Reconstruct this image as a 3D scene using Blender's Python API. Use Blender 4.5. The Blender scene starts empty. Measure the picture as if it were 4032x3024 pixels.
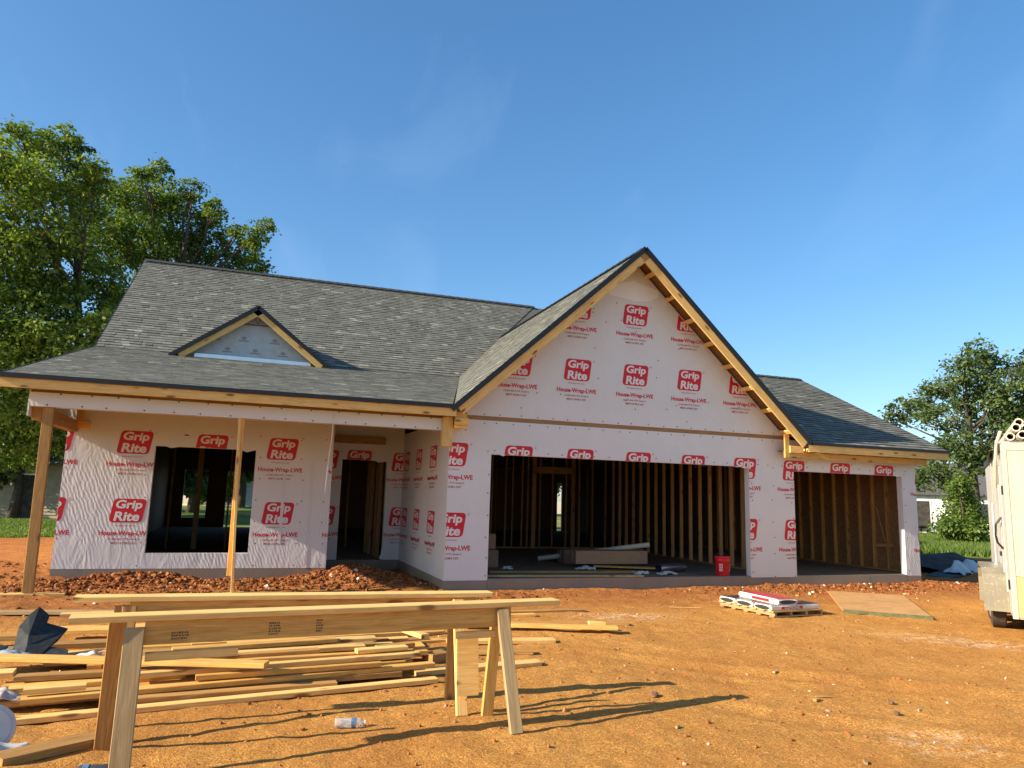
import bpy, bmesh, math, random
import numpy as np
from mathutils import Vector, Matrix

random.seed(11)
rng = np.random.default_rng(11)
scene = bpy.context.scene
col = scene.collection
R = math.radians

# ------------------------------------------------------------------ camera, sky, sun, exposure
cam = bpy.data.cameras.new('camera')
cam.sensor_width = 36.0
cam.lens = 25.463
cam.clip_start = 0.05
cam.clip_end = 2000
camo = bpy.data.objects.new('camera', cam)
col.objects.link(camo)
cR = Vector((0.9414659, -0.33593091, 0.02814922))
cU = Vector((-0.07848974, -0.13723117, 0.98742441))
cF = Vector((0.32784343, 0.93183584, 0.1555656))
camo.matrix_world = Matrix(((cR.x, cU.x, -cF.x, -3.2021), (cR.y, cU.y, -cF.y, -12.3153), (cR.z, cU.z, -cF.z, 1.4210), (0, 0, 0, 1)))
scene.camera = camo

SUN_TRAVEL = Vector((1.0, 0.07, -0.465)).normalized()
elev = math.asin(-SUN_TRAVEL.z)
azim = math.atan2(-SUN_TRAVEL.x, -SUN_TRAVEL.y)
world = bpy.data.worlds.new('World')
scene.world = world
world.use_nodes = True
wn = world.node_tree.nodes
wl = world.node_tree.links
wn.clear()
sky = wn.new('ShaderNodeTexSky')
sky.sky_type = 'NISHITA'
sky.sun_disc = False
sky.sun_elevation = elev
sky.sun_rotation = azim
sky.altitude = 200
sky.air_density = 1.0
sky.dust_density = 0.8
sky.ozone_density = 3.5
bg = wn.new('ShaderNodeBackground')
bg.inputs['Strength'].default_value = 0.13
wo = wn.new('ShaderNodeOutputWorld')
# faint cirrus wisps in the sky itself
tc = wn.new('ShaderNodeTexCoord')
mp = wn.new('ShaderNodeMapping')
mp.inputs['Rotation'].default_value = (0.35, 0.2, 0.5)
mp.inputs['Scale'].default_value = (3.6, 1.0, 2.2)
nz = wn.new('ShaderNodeTexNoise')
nz.inputs['Scale'].default_value = 1.6
nz.inputs['Detail'].default_value = 7
nz.inputs['Roughness'].default_value = 0.55
nz.inputs['Distortion'].default_value = 0.7
rp = wn.new('ShaderNodeValToRGB')
rp.color_ramp.elements[0].position = 0.55
rp.color_ramp.elements[0].color = (0, 0, 0, 1)
rp.color_ramp.elements[1].position = 0.9
rp.color_ramp.elements[1].color = (0.05, 0.05, 0.05, 1)
mx = wn.new('ShaderNodeMixRGB')
mx.blend_type = 'MIX'
mx.inputs[2].default_value = (6.5, 7.4, 8.6, 1)
wl.new(tc.outputs['Generated'], mp.inputs['Vector'])
wl.new(mp.outputs[0], nz.inputs['Vector'])
wl.new(nz.outputs['Fac'], rp.inputs[0])
wl.new(rp.outputs[0], mx.inputs[0])
hs = wn.new('ShaderNodeHueSaturation')
hs.inputs['Saturation'].default_value = 1.3
gm_ = wn.new('ShaderNodeGamma')
gm_.inputs['Gamma'].default_value = 0.8
wl.new(sky.outputs[0], gm_.inputs['Color'])
wl.new(gm_.outputs[0], hs.inputs['Color'])
wl.new(hs.outputs[0], mx.inputs[1])
wl.new(mx.outputs[0], bg.inputs[0])
wl.new(bg.outputs[0], wo.inputs[0])

sun = bpy.data.lights.new('sun', 'SUN')
sun.energy = 5.0
sun.angle = R(0.53)
sun.color = (1.0, 0.86, 0.66)
suno = bpy.data.objects.new('sun', sun)
col.objects.link(suno)
suno.rotation_euler = SUN_TRAVEL.to_track_quat('-Z', 'Y').to_euler()
suno.location = (-30, -4, 20)

scene.render.engine = 'CYCLES'
scene.view_settings.view_transform = 'Standard'
scene.view_settings.look = 'None'
scene.view_settings.gamma = 1.0
scene.view_settings.exposure = 1.15
scene.view_settings.use_curve_mapping = False
scene.cycles.max_bounces = 8
scene.cycles.diffuse_bounces = 4
scene.cycles.use_denoising = True

# ------------------------------------------------------------------ node material helpers
def new_mat(name):
    m = bpy.data.materials.new(name)
    m.use_nodes = True
    nt = m.node_tree
    b = nt.nodes['Principled BSDF']
    return m, nt, b

def N(nt, kind, **kw):
    n = nt.nodes.new(kind)
    for k, v in kw.items():
        if k in n.inputs:
            n.inputs[k].default_value = v
        else:
            setattr(n, k, v)
    return n

def coords(nt, space='Object', scale=(1, 1, 1), rot=(0, 0, 0)):
    t = N(nt, 'ShaderNodeTexCoord')
    m = N(nt, 'ShaderNodeMapping')
    m.inputs['Scale'].default_value = scale
    m.inputs['Rotation'].default_value = rot
    nt.links.new(t.outputs[space], m.inputs['Vector'])
    return m.outputs[0]

def noise(nt, vec, scale, detail=4, rough=0.55, dist=0.0):
    n = N(nt, 'ShaderNodeTexNoise')
    n.inputs['Scale'].default_value = scale
    n.inputs['Detail'].default_value = detail
    n.inputs['Roughness'].default_value = rough
    n.inputs['Distortion'].default_value = dist
    nt.links.new(vec, n.inputs['Vector'])
    return n.outputs['Fac']

def ramp(nt, fac, stops):
    r = N(nt, 'ShaderNodeValToRGB')
    e = r.color_ramp.elements
    while len(e) < len(stops):
        e.new(0.5)
    for i, (p, c) in enumerate(stops):
        e[i].position = p
        e[i].color = (c[0], c[1], c[2], 1)
    nt.links.new(fac, r.inputs[0])
    return r.outputs[0]

def mix(nt, fac, a, b, mode='MIX'):
    m = N(nt, 'ShaderNodeMixRGB', blend_type=mode)
    for i, v in ((0, fac), (1, a), (2, b)):
        if isinstance(v, (int, float)):
            m.inputs[i].default_value = v
        elif isinstance(v, tuple):
            m.inputs[i].default_value = (v[0], v[1], v[2], 1)
        else:
            nt.links.new(v, m.inputs[i])
    return m.outputs[0]

def math_n(nt, op, a, b=None, clamp=False):
    m = N(nt, 'ShaderNodeMath', operation=op, use_clamp=clamp)
    for i, v in ((0, a), (1, b)):
        if v is None:
            continue
        if isinstance(v, (int, float)):
            m.inputs[i].default_value = v
        else:
            nt.links.new(v, m.inputs[i])
    return m.outputs[0]

def bump(nt, b, h, strength=0.3, dist=0.01):
    n = N(nt, 'ShaderNodeBump')
    n.inputs['Strength'].default_value = strength
    n.inputs['Distance'].default_value = dist
    nt.links.new(h, n.inputs['Height'])
    nt.links.new(n.outputs[0], b.inputs['Normal'])
    return n

def plain(name, c, rough=0.6, var=0.12, scale=20, metal=0.0, bmp=0.0, spec=0.4):
    m, nt, b = new_mat(name)
    v = coords(nt)
    f = noise(nt, v, scale, 5, 0.6)
    lo = tuple(x * (1 - var * 1.6) for x in c)
    hi = tuple(min(1, x * (1 + var)) for x in c)
    nt.links.new(ramp(nt, f, [(0.3, lo), (0.7, hi)]), b.inputs['Base Color'])
    b.inputs['Roughness'].default_value = rough
    b.inputs['Metallic'].default_value = metal
    b.inputs['Specular IOR Level'].default_value = spec
    if bmp:
        bump(nt, b, f, 0.6, bmp)
    return m

def wood_mat(name, light, dark, knots=True, warm=0.5):
    m, nt, b = new_mat(name)
    t = N(nt, 'ShaderNodeTexCoord')
    info = N(nt, 'ShaderNodeObjectInfo')
    add = N(nt, 'ShaderNodeVectorMath', operation='ADD')
    cmb = N(nt, 'ShaderNodeCombineXYZ')
    off = math_n(nt, 'MULTIPLY', info.outputs['Random'], 37.0)
    for i in range(3):
        nt.links.new(off, cmb.inputs[i])
    nt.links.new(t.outputs['Object'], add.inputs[0])
    nt.links.new(cmb.outputs[0], add.inputs[1])
    mp = N(nt, 'ShaderNodeMapping')
    mp.inputs['Scale'].default_value = (0.7, 11, 11)
    nt.links.new(add.outputs[0], mp.inputs['Vector'])
    grain = noise(nt, mp.outputs[0], 3.2, 6, 0.6, 1.4)
    mp2 = N(nt, 'ShaderNodeMapping')
    mp2.inputs['Scale'].default_value = (1.2, 60, 60)
    nt.links.new(add.outputs[0], mp2.inputs['Vector'])
    fine = noise(nt, mp2.outputs[0], 3.0, 3, 0.6)
    c = ramp(nt, grain, [(0.36, dark), (0.5, tuple((a + d) / 2 for a, d in zip(light, dark))), (0.62, light)])
    c = mix(nt, 0.25, c, ramp(nt, fine, [(0.3, dark), (0.7, light)]))
    if knots:
        mp3 = N(nt, 'ShaderNodeMapping')
        mp3.inputs['Scale'].default_value = (2.2, 6.5, 6.5)
        nt.links.new(add.outputs[0], mp3.inputs['Vector'])
        vo = N(nt, 'ShaderNodeTexVoronoi')
        vo.inputs['Scale'].default_value = 1.0
        nt.links.new(mp3.outputs[0], vo.inputs['Vector'])
        k = ramp(nt, vo.outputs['Distance'], [(0.10, (1, 1, 1)), (0.19, (0, 0, 0))])
        c = mix(nt, math_n(nt, 'MULTIPLY', k, 0.85), c, (0.16, 0.065, 0.02))
    dirt = noise(nt, t.outputs['Object'], 2.3, 4, 0.6)
    c = mix(nt, math_n(nt, 'MULTIPLY', ramp(nt, dirt, [(0.52, (0, 0, 0)), (0.75, (1, 1, 1))]), 0.3), c, (0.30, 0.17, 0.08))
    hsv = N(nt, 'ShaderNodeHueSaturation')
    hsv.inputs['Hue'].default_value = 0.5
    nt.links.new(math_n(nt, 'ADD', math_n(nt, 'MULTIPLY', info.outputs['Random'], 0.35), 0.82), hsv.inputs['Value'])
    nt.links.new(c, hsv.inputs['Color'])
    nt.links.new(hsv.outputs[0], b.inputs['Base Color'])
    b.inputs['Roughness'].default_value = 0.62
    b.inputs['Specular IOR Level'].default_value = 0.25
    bump(nt, b, fine, 0.35, 0.002)
    return m

M = {}
M['pine'] = wood_mat('pine', (0.76, 0.46, 0.13), (0.50, 0.245, 0.055))
M['pine_pale'] = wood_mat('pine_pale', (0.80, 0.54, 0.20), (0.60, 0.35, 0.105))
M['pine_old'] = wood_mat('pine_old', (0.50, 0.29, 0.095), (0.30, 0.145, 0.040))
M['pine_grey'] = wood_mat('pine_grey', (0.42, 0.30, 0.15), (0.25, 0.165, 0.075))
M['stud'] = wood_mat('stud_wood', (0.40, 0.235, 0.10), (0.27, 0.14, 0.055))

def wrap_mat(name, crumple, tint):
    m, nt, b = new_mat(name)
    v = coords(nt)
    big = noise(nt, v, 1.3, 3, 0.5)
    nt.links.new(ramp(nt, big, [(0.3, tuple(x * 0.94 for x in tint)), (0.7, tint)]), b.inputs['Base Color'])
    b.inputs['Roughness'].default_value = 0.48
    b.inputs['Specular IOR Level'].default_value = 0.35
    wv = N(nt, 'ShaderNodeTexWave')
    wv.wave_type = 'BANDS'; wv.bands_direction = 'X'
    wv.inputs['Scale'].default_value = 5.2
    wv.inputs['Distortion'].default_value = 5.0
    wv.inputs['Detail'].default_value = 2.5
    wv.inputs['Detail Scale'].default_value = 1.3
    nt.links.new(coords(nt, 'Object', (1, 1, 1), (0, 0.42, 0)), wv.inputs['Vector'])
    a = wv.outputs['Fac']
    v2 = coords(nt, 'Object', (2.0, 2.0, 0.7), (0, 0.5, 0))
    c = noise(nt, v2, 2.2, 3, 0.5, 1.6)
    w = noise(nt, v, 260, 1, 0.5)
    # ripples only where the sheet hangs slack
    patch = ramp(nt, noise(nt, v, 1.1, 2, 0.5), [(0.40, (0.04, 0.04, 0.04)), (0.60, (1, 1, 1))])
    h = math_n(nt, 'ADD', math_n(nt, 'MULTIPLY', math_n(nt, 'MULTIPLY', a, patch), 0.35), math_n(nt, 'MULTIPLY', c, 1.6))
    h = math_n(nt, 'ADD', h, math_n(nt, 'MULTIPLY', w, 0.03))
    bump(nt, b, h, 1.0, crumple)
    return m

M['wrap'] = wrap_mat('house_wrap', 0.006, (0.66, 0.648, 0.640))
M['wrap_loose'] = wrap_mat('house_wrap_loose', 0.0055, (0.69, 0.675, 0.665))
M['wrap_new'] = wrap_mat('house_wrap_patch', 0.012, (0.80, 0.78, 0.77))
M['wrap_grey'] = plain('grey_underlay', (0.42, 0.45, 0.47), 0.55, 0.08, 6)
M['red'] = plain('red_print', (0.56, 0.008, 0.022), 0.5, 0.06, 30)
M['mark_grey'] = plain('faint_print', (0.27, 0.25, 0.26), 0.6, 0.1, 30)
M['red_dull'] = plain('faded_red_print', (0.24, 0.10, 0.10), 0.6, 0.1, 30)
M['print_white'] = plain('white_print', (0.70, 0.675, 0.66), 0.5, 0.03, 30)
M['black'] = plain('black_metal_edge', (0.012, 0.013, 0.016), 0.45, 0.2, 20)
M['flashing'] = plain('aluminium_flashing', (0.78, 0.82, 0.86), 0.3, 0.05, 8, 0.6)
M['nail'] = plain('cap_nail', (0.05, 0.045, 0.05), 0.5, 0.2, 20)

def osb_mat():
    m, nt, b = new_mat('strand_board')
    v = coords(nt, 'Object', (9, 9, 9))
    vo = N(nt, 'ShaderNodeTexVoronoi')
    vo.inputs['Scale'].default_value = 2.2
    nt.links.new(v, vo.inputs['Vector'])
    f = noise(nt, v, 3, 4, 0.6, 1.0)
    c = mix(nt, 0.5, ramp(nt, f, [(0.3, (0.11, 0.05, 0.018)), (0.7, (0.24, 0.125, 0.048))]), ramp(nt, vo.outputs['Distance'], [(0.1, (0.3, 0.3, 0.3)), (0.6, (0.7, 0.7, 0.7))]), 'SOFT_LIGHT')
    nt.links.new(c, b.inputs['Base Color'])
    b.inputs['Roughness'].default_value = 0.7
    bump(nt, b, f, 0.4, 0.004)
    return m
M['osb'] = osb_mat()
def ply_mat():
    m, nt, b = new_mat('weathered_board')
    v = coords(nt, 'Object', (3, 16, 16))
    f = noise(nt, v, 2.5, 5, 0.6, 0.8)
    s = noise(nt, coords(nt), 3.0, 4, 0.6)
    c = mix(nt, ramp(nt, s, [(0.45, (0, 0, 0)), (0.7, (0.6, 0.6, 0.6))]), ramp(nt, f, [(0.3, (0.42, 0.22, 0.075)), (0.7, (0.56, 0.32, 0.12))]), (0.33, 0.16, 0.06))
    nt.links.new(c, b.inputs['Base Color'])
    b.inputs['Roughness'].default_value = 0.75
    bump(nt, b, f, 0.4, 0.003)
    return m
M['ply'] = ply_mat()

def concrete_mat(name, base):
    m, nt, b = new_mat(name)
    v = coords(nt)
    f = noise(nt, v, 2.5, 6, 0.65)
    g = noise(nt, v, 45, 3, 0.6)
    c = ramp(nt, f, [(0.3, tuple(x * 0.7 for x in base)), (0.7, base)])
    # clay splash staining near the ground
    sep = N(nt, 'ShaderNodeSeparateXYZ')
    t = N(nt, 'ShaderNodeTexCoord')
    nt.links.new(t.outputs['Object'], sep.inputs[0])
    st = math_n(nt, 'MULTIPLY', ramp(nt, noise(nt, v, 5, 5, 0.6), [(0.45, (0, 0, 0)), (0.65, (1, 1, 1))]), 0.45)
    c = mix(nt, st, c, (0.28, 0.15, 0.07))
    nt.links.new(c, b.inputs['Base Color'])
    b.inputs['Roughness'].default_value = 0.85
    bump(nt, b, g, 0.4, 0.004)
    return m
M['concrete'] = concrete_mat('concrete', (0.27, 0.235, 0.19))

def shingle_mat():
    m, nt, b = new_mat('asphalt_shingle')
    at = N(nt, 'ShaderNodeAttribute')
    at.attribute_name = 'tint'
    v = coords(nt)
    g = noise(nt, v, 150, 2, 0.7)
    s = noise(nt, v, 7, 3, 0.6)
    c = ramp(nt, at.outputs['Fac'], [(0.0, (0.09, 0.094, 0.082)), (0.45, (0.145, 0.149, 0.130)), (0.8, (0.185, 0.188, 0.162)), (1.0, (0.26, 0.26, 0.22))])
    c = mix(nt, 0.55, c, ramp(nt, g, [(0.3, (0.25, 0.25, 0.25)), (0.7, (0.75, 0.75, 0.75))]), 'OVERLAY')
    c = mix(nt, 0.25, c, ramp(nt, s, [(0.3, (0.3, 0.3, 0.3)), (0.7, (0.7, 0.7, 0.7))]), 'OVERLAY')
    nt.links.new(c, b.inputs['Base Color'])
    b.inputs['Roughness'].default_value = 0.9
    b.inputs['Specular IOR Level'].default_value = 0.15
    bump(nt, b, g, 0.7, 0.003)
    return m
M['shingle'] = shingle_mat()
M['butt'] = plain('shingle_butt', (0.05, 0.05, 0.046), 0.95, 0.3, 40)

def dirt_mat():
    m, nt, b = new_mat('red_clay_ground')
    v = coords(nt)
    n1 = noise(nt, v, 0.55, 5, 0.6, 0.4)
    n2 = noise(nt, v, 3.2, 6, 0.65, 0.6)
    n3 = noise(nt, v, 22, 5, 0.7, 0.5)
    vs = coords(nt, 'Object', (7, 24, 20), (0, 0, 0.25))
    straw = noise(nt, vs, 2.6, 4, 0.7, 1.2)
    c = ramp(nt, n2, [(0.28, (0.30, 0.108, 0.018)), (0.48, (0.50, 0.215, 0.046)), (0.62, (0.60, 0.29, 0.066)), (0.78, (0.74, 0.41, 0.115))])
    c = mix(nt, 0.5, c, ramp(nt, n3, [(0.30, (0.13, 0.045, 0.010)), (0.46, (0.44, 0.19, 0.046)), (0.62, (0.55, 0.27, 0.075)), (0.75, (0.80, 0.47, 0.16))]))
    n4 = noise(nt, v, 70, 4, 0.75, 0.4)
    c = mix(nt, 0.45, c, ramp(nt, n4, [(0.32, (0.14, 0.046, 0.010)), (0.48, (0.48, 0.2, 0.042)), (0.66, (0.90, 0.53, 0.17))]))
    damp = ramp(nt, noise(nt, v, 1.1, 5, 0.65, 0.8), [(0.42, (1, 1, 1)), (0.56, (0, 0, 0))])
    c = mix(nt, math_n(nt, 'MULTIPLY', damp, 0.3), c, (0.32, 0.125, 0.034))
    # yellow straw-coloured dust
    sm = math_n(nt, 'MULTIPLY', ramp(nt, straw, [(0.52, (0, 0, 0)), (0.66, (1, 1, 1))]), ramp(nt, n1, [(0.36, (0, 0, 0)), (0.56, (1, 1, 1))]))
    c = mix(nt, math_n(nt, 'MULTIPLY', sm, 0.8), c, (0.78, 0.50, 0.14))
    # pale chalky tracks and redder churned soil by the house
    t = N(nt, 'ShaderNodeTexCoord')
    def blob(px, py, sx, sy, rot):
        mpn = N(nt, 'ShaderNodeMapping', vector_type='TEXTURE')
        mpn.inputs['Location'].default_value = (px, py, -0.2)
        mpn.inputs['Rotation'].default_value = (0, 0, rot)
        mpn.inputs['Scale'].default_value = (sx, sy, 30)
        nt.links.new(t.outputs['Object'], mpn.inputs['Vector'])
        ln = N(nt, 'ShaderNodeVectorMath', operation='LENGTH')
        nt.links.new(mpn.outputs[0], ln.inputs[0])
        return math_n(nt, 'SUBTRACT', 1.0, ln.outputs['Value'], True)
    ch = blob(5.4, -5.3, 1.4, 0.45, -0.8)
    ch = math_n(nt, 'MAXIMUM', ch, blob(1.9, -2.8, 1.1, 0.5, -0.1))
    ch = math_n(nt, 'MAXIMUM', ch, math_n(nt, 'MULTIPLY', blob(1.5, -8.2, 0.6, 0.4, -0.5), 0.6))
    cm = math_n(nt, 'MULTIPLY', math_n(nt, 'MULTIPLY', ramp(nt, n3, [(0.44, (0, 0, 0)), (0.58, (1, 1, 1))]), ramp(nt, noise(nt, coords(nt, 'Object', (2.5, 6, 3), (0, 0, 0.7)), 2.0, 4, 0.65), [(0.42, (0, 0, 0)), (0.58, (1, 1, 1))])), math_n(nt, 'MULTIPLY', ch, 1.5, True))
    c = mix(nt, math_n(nt, 'MULTIPLY', cm, 0.85), c, (0.80, 0.66, 0.48))
    sep = N(nt, 'ShaderNodeSeparateXYZ')
    nt.links.new(t.outputs['Object'], sep.inputs[0])
    yy = math_n(nt, 'ADD', sep.outputs['Y'], math_n(nt, 'MULTIPLY', n1, 2.0))
    red = ramp(nt, math_n(nt, 'DIVIDE', math_n(nt, 'ADD', yy, 3.0), 5.0), [(0.25, (0, 0, 0)), (0.6, (1, 1, 1))])
    c = mix(nt, math_n(nt, 'MULTIPLY', red, 0.65), c, ramp(nt, n2, [(0.3, (0.17, 0.050, 0.018)), (0.7, (0.40, 0.135, 0.05))]))
    # grass from about twenty metres out, ragged edge
    mpn = N(nt, 'ShaderNodeMapping', vector_type='TEXTURE')
    mpn.inputs['Location'].default_value = (2.5, -2.0, -0.2)
    mpn.inputs['Scale'].default_value = (20.5, 20.5, 60)
    nt.links.new(t.outputs['Object'], mpn.inputs['Vector'])
    ln = N(nt, 'ShaderNodeVectorMath', operation='LENGTH')
    nt.links.new(mpn.outputs[0], ln.inputs[0])
    gd = math_n(nt, 'ADD', ln.outputs['Value'], math_n(nt, 'MULTIPLY', math_n(nt, 'SUBTRACT', n1, 0.5), 0.25))
    gm = ramp(nt, gd, [(0.97, (0, 0, 0)), (1.02, (1, 1, 1))])
    g = mix(nt, ramp(nt, noise(nt, v, 0.08, 4, 0.6), [(0.45, (0, 0, 0)), (0.6, (1, 1, 1))]), ramp(nt, n3, [(0.3, (0.05, 0.09, 0.015)), (0.7, (0.13, 0.19, 0.035))]), ramp(nt, n2, [(0.3, (0.16, 0.19, 0.05)), (0.7, (0.30, 0.28, 0.10))]))
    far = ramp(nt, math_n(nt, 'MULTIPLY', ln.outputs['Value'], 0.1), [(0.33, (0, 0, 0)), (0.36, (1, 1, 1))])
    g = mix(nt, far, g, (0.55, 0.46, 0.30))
    c = mix(nt, gm, c, g)
    nt.links.new(c, b.inputs['Base Color'])
    b.inputs['Roughness'].default_value = 0.95
    b.inputs['Specular IOR Level'].default_value = 0.1
    h = math_n(nt, 'ADD', math_n(nt, 'MULTIPLY', n3, 0.7), math_n(nt, 'MULTIPLY', noise(nt, v, 75, 4, 0.7), 0.4))
    bump(nt, b, h, 1.0, 0.045)
    return m
M['dirt'] = dirt_mat()
def clod_mat():
    m, nt, b = new_mat('clay_clod')
    at = N(nt, 'ShaderNodeAttribute')
    at.attribute_name = 'tint'
    v = coords(nt)
    n3 = noise(nt, v, 40, 5, 0.7)
    c = ramp(nt, at.outputs['Fac'], [(0.0, (0.11, 0.034, 0.012)), (0.5, (0.23, 0.078, 0.026)), (0.9, (0.36, 0.15, 0.052)), (1.0, (0.66, 0.52, 0.38))])
    c = mix(nt, 0.3, c, ramp(nt, n3, [(0.3, (0.2, 0.2, 0.2)), (0.7, (0.8, 0.8, 0.8))]), 'OVERLAY')
    nt.links.new(c, b.inputs['Base Color'])
    b.inputs['Roughness'].default_value = 0.95
    b.inputs['Specular IOR Level'].default_value = 0.1
    bump(nt, b, n3, 0.6, 0.008)
    return m
M['clod'] = clod_mat()

def leaf_mat(name, a, bcol):
    m, nt, b = new_mat(name)
    at = N(nt, 'ShaderNodeAttribute')
    at.attribute_name = 'tint'
    c = ramp(nt, at.outputs['Fac'], [(0.0, a), (1.0, bcol)])
    nt.links.new(c, b.inputs['Base Color'])
    b.inputs['Roughness'].default_value = 0.5
    b.inputs['Specular IOR Level'].default_value = 0.35
    tr = N(nt, 'ShaderNodeBsdfTranslucent')
    nt.links.new(mix(nt, 1.0, c, (0.95, 1.0, 0.35), 'MULTIPLY'), tr.inputs['Color'])
    ms = N(nt, 'ShaderNodeMixShader')
    ms.inputs[0].default_value = 0.42
    out = nt.nodes['Material Output']
    nt.links.new(b.outputs[0], ms.inputs[1])
    nt.links.new(tr.outputs[0], ms.inputs[2])
    nt.links.new(ms.outputs[0], out.inputs[0])
    return m
M['leaf'] = leaf_mat('leaf_green', (0.034, 0.08, 0.014), (0.23, 0.31, 0.042))
M['leaf_dark'] = leaf_mat('leaf_dark', (0.028, 0.058, 0.018), (0.11, 0.15, 0.045))
M['leaf_grey'] = leaf_mat('leaf_grey', (0.035, 0.072, 0.022), (0.16, 0.22, 0.07))
M['leaf_bright'] = leaf_mat('leaf_bright', (0.06, 0.12, 0.018), (0.19, 0.27, 0.05))
M['bark'] = plain('bark', (0.075, 0.06, 0.045), 0.9, 0.3, 12, 0, 0.02)

# ------------------------------------------------------------------ object helpers
W = {}
def link(o, parent=None, mat4=None):
    col.objects.link(o)
    mat4 = mat4 if mat4 is not None else Matrix.Identity(4)
    W[o.name] = mat4
    if parent is not None:
        o.parent = parent
        o.matrix_basis = W[parent.name].inverted() @ mat4
    else:
        o.matrix_basis = mat4
    return o

def tag(o, label=None, cat=None, group=None, kind=None):
    if label: o['label'] = label
    if cat: o['category'] = cat
    if group: o['group'] = group
    if kind: o['kind'] = kind
    return o

def empty(name, loc, rz=0.0, label=None, cat=None, group=None):
    o = bpy.data.objects.new(name, None)
    o.empty_display_size = 0.2
    link(o, None, Matrix.Translation(loc) @ Matrix.Rotation(rz, 4, 'Z'))
    return tag(o, label, cat, group)

class MB:
    def __init__(self):
        self.v = []; self.f = []; self.m = []
    def quad(self, pts, mi=0):
        n = len(self.v)
        self.v += [tuple(p) for p in pts]
        self.f.append(tuple(range(n, n + len(pts)))); self.m.append(mi)
    def box(self, lo, hi, mi=0, T=None):
        x0, y0, z0 = lo; x1, y1, z1 = hi
        n = len(self.v)
        pts = [(x0, y0, z0), (x1, y0, z0), (x1, y1, z0), (x0, y1, z0), (x0, y0, z1), (x1, y0, z1), (x1, y1, z1), (x0, y1, z1)]
        if T is not None:
            pts = [tuple(T @ Vector(p)) for p in pts]
        self.v += pts
        for q in ((3, 2, 1, 0), (4, 5, 6, 7), (0, 1, 5, 4), (1, 2, 6, 5), (2, 3, 7, 6), (3, 0, 4, 7)):
            self.f.append(tuple(n + i for i in q)); self.m.append(mi)
    def prism(self, poly, d, mi=0, cap=True):
        """poly: list of 3D points, d: extrusion Vector"""
        n = len(self.v); k = len(poly)
        self.v += [tuple(p) for p in poly] + [tuple(Vector(p) + d) for p in poly]
        if cap:
            self.f.append(tuple(range(n, n + k))); self.m.append(mi)
            self.f.append(tuple(range(n + 2 * k - 1, n + k - 1, -1))); self.m.append(mi)
        for i in range(k):
            j = (i + 1) % k
            self.f.append((n + j, n + i, n + k + i, n + k + j)); self.m.append(mi)
    def tube(self, pts, rads, seg=10, mi=0, cap=True):
        rings = []
        pts = [Vector(p) for p in pts]
        for i, p in enumerate(pts):
            t = (pts[min(i + 1, len(pts) - 1)] - pts[max(i - 1, 0)]).normalized()
            a = t.orthogonal().normalized() if i == 0 else (pa - t * pa.dot(t)).normalized()
            pa = a
            bb = t.cross(a)
            n = len(self.v)
            r = rads[i] if isinstance(rads, (list, tuple)) else rads
            self.v += [tuple(p + a * (r * math.cos(2 * math.pi * k / seg)) + bb * (r * math.sin(2 * math.pi * k / seg))) for k in range(seg)]
            rings.append(n)
        for a, b in zip(rings, rings[1:]):
            for k in range(seg):
                j = (k + 1) % seg
                self.f.append((a + k, a + j, b + j, b + k)); self.m.append(mi)
        if cap:
            self.f.append(tuple(rings[0] + k for k in range(seg - 1, -1, -1))); self.m.append(mi)
            self.f.append(tuple(rings[-1] + k for k in range(seg))); self.m.append(mi)
    def mesh(self, name, mats, smooth=False):
        me = bpy.data.meshes.new(name)
        me.from_pydata(self.v, [], self.f)
        for m in (mats if isinstance(mats, (list, tuple)) else [mats]):
            me.materials.append(m)
        if any(self.m):
            me.polygons.foreach_set('material_index', self.m)
        if smooth:
            me.polygons.foreach_set('use_smooth', [True] * len(self.f))
        me.update()
        return me
    def build(self, name, mats, parent=None, mat4=None, smooth=False, recalc=False):
        me = self.mesh(name, mats, smooth)
        if recalc:
            bm = bmesh.new(); bm.from_mesh(me)
            bmesh.ops.recalc_face_normals(bm, faces=bm.faces)
            bm.to_mesh(me); bm.free()
        return link(bpy.data.objects.new(name, me), parent, mat4)

_board = {}
def board_mesh(L, w, t, mat, bev=0.004):
    k = (round(L, 3), round(w, 4), round(t, 4), mat)
    if k in _board:
        return _board[k]
    bm = bmesh.new()
    bmesh.ops.create_cube(bm, size=1)
    bmesh.ops.scale(bm, vec=(L, w, t), verts=bm.verts)
    if bev:
        bmesh.ops.bevel(bm, geom=[e for e in bm.edges if abs((e.verts[0].co - e.verts[1].co).x) > L * 0.5], offset=bev, segments=1, affect='EDGES')
    me = bpy.data.meshes.new('board')
    bm.to_mesh(me); bm.free()
    me.materials.append(M[mat])
    _board[k] = me
    return me

def board(name, p0, p1, w, t, mat='pine', parent=None, up=(0, 0, 1), roll=0.0, bev=0.004):
    """a plank whose centre line runs p0->p1, t along 'up', w across"""
    p0 = Vector(p0); p1 = Vector(p1)
    x = (p1 - p0); L = x.length; x.normalize()
    u = Vector(up)
    z = (u - x * u.dot(x)).normalized()
    y = z.cross(x)
    m = Matrix(((x.x, y.x, z.x, 0), (x.y, y.y, z.y, 0), (x.z, y.z, z.z, 0), (0, 0, 0, 1)))
    if roll:
        m = m @ Matrix.Rotation(roll, 4, 'X')
    m = Matrix.Translation((p0 + p1) / 2) @ m
    return link(bpy.data.objects.new(name, board_mesh(L, w, t, mat, bev)), parent, m)

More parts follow.
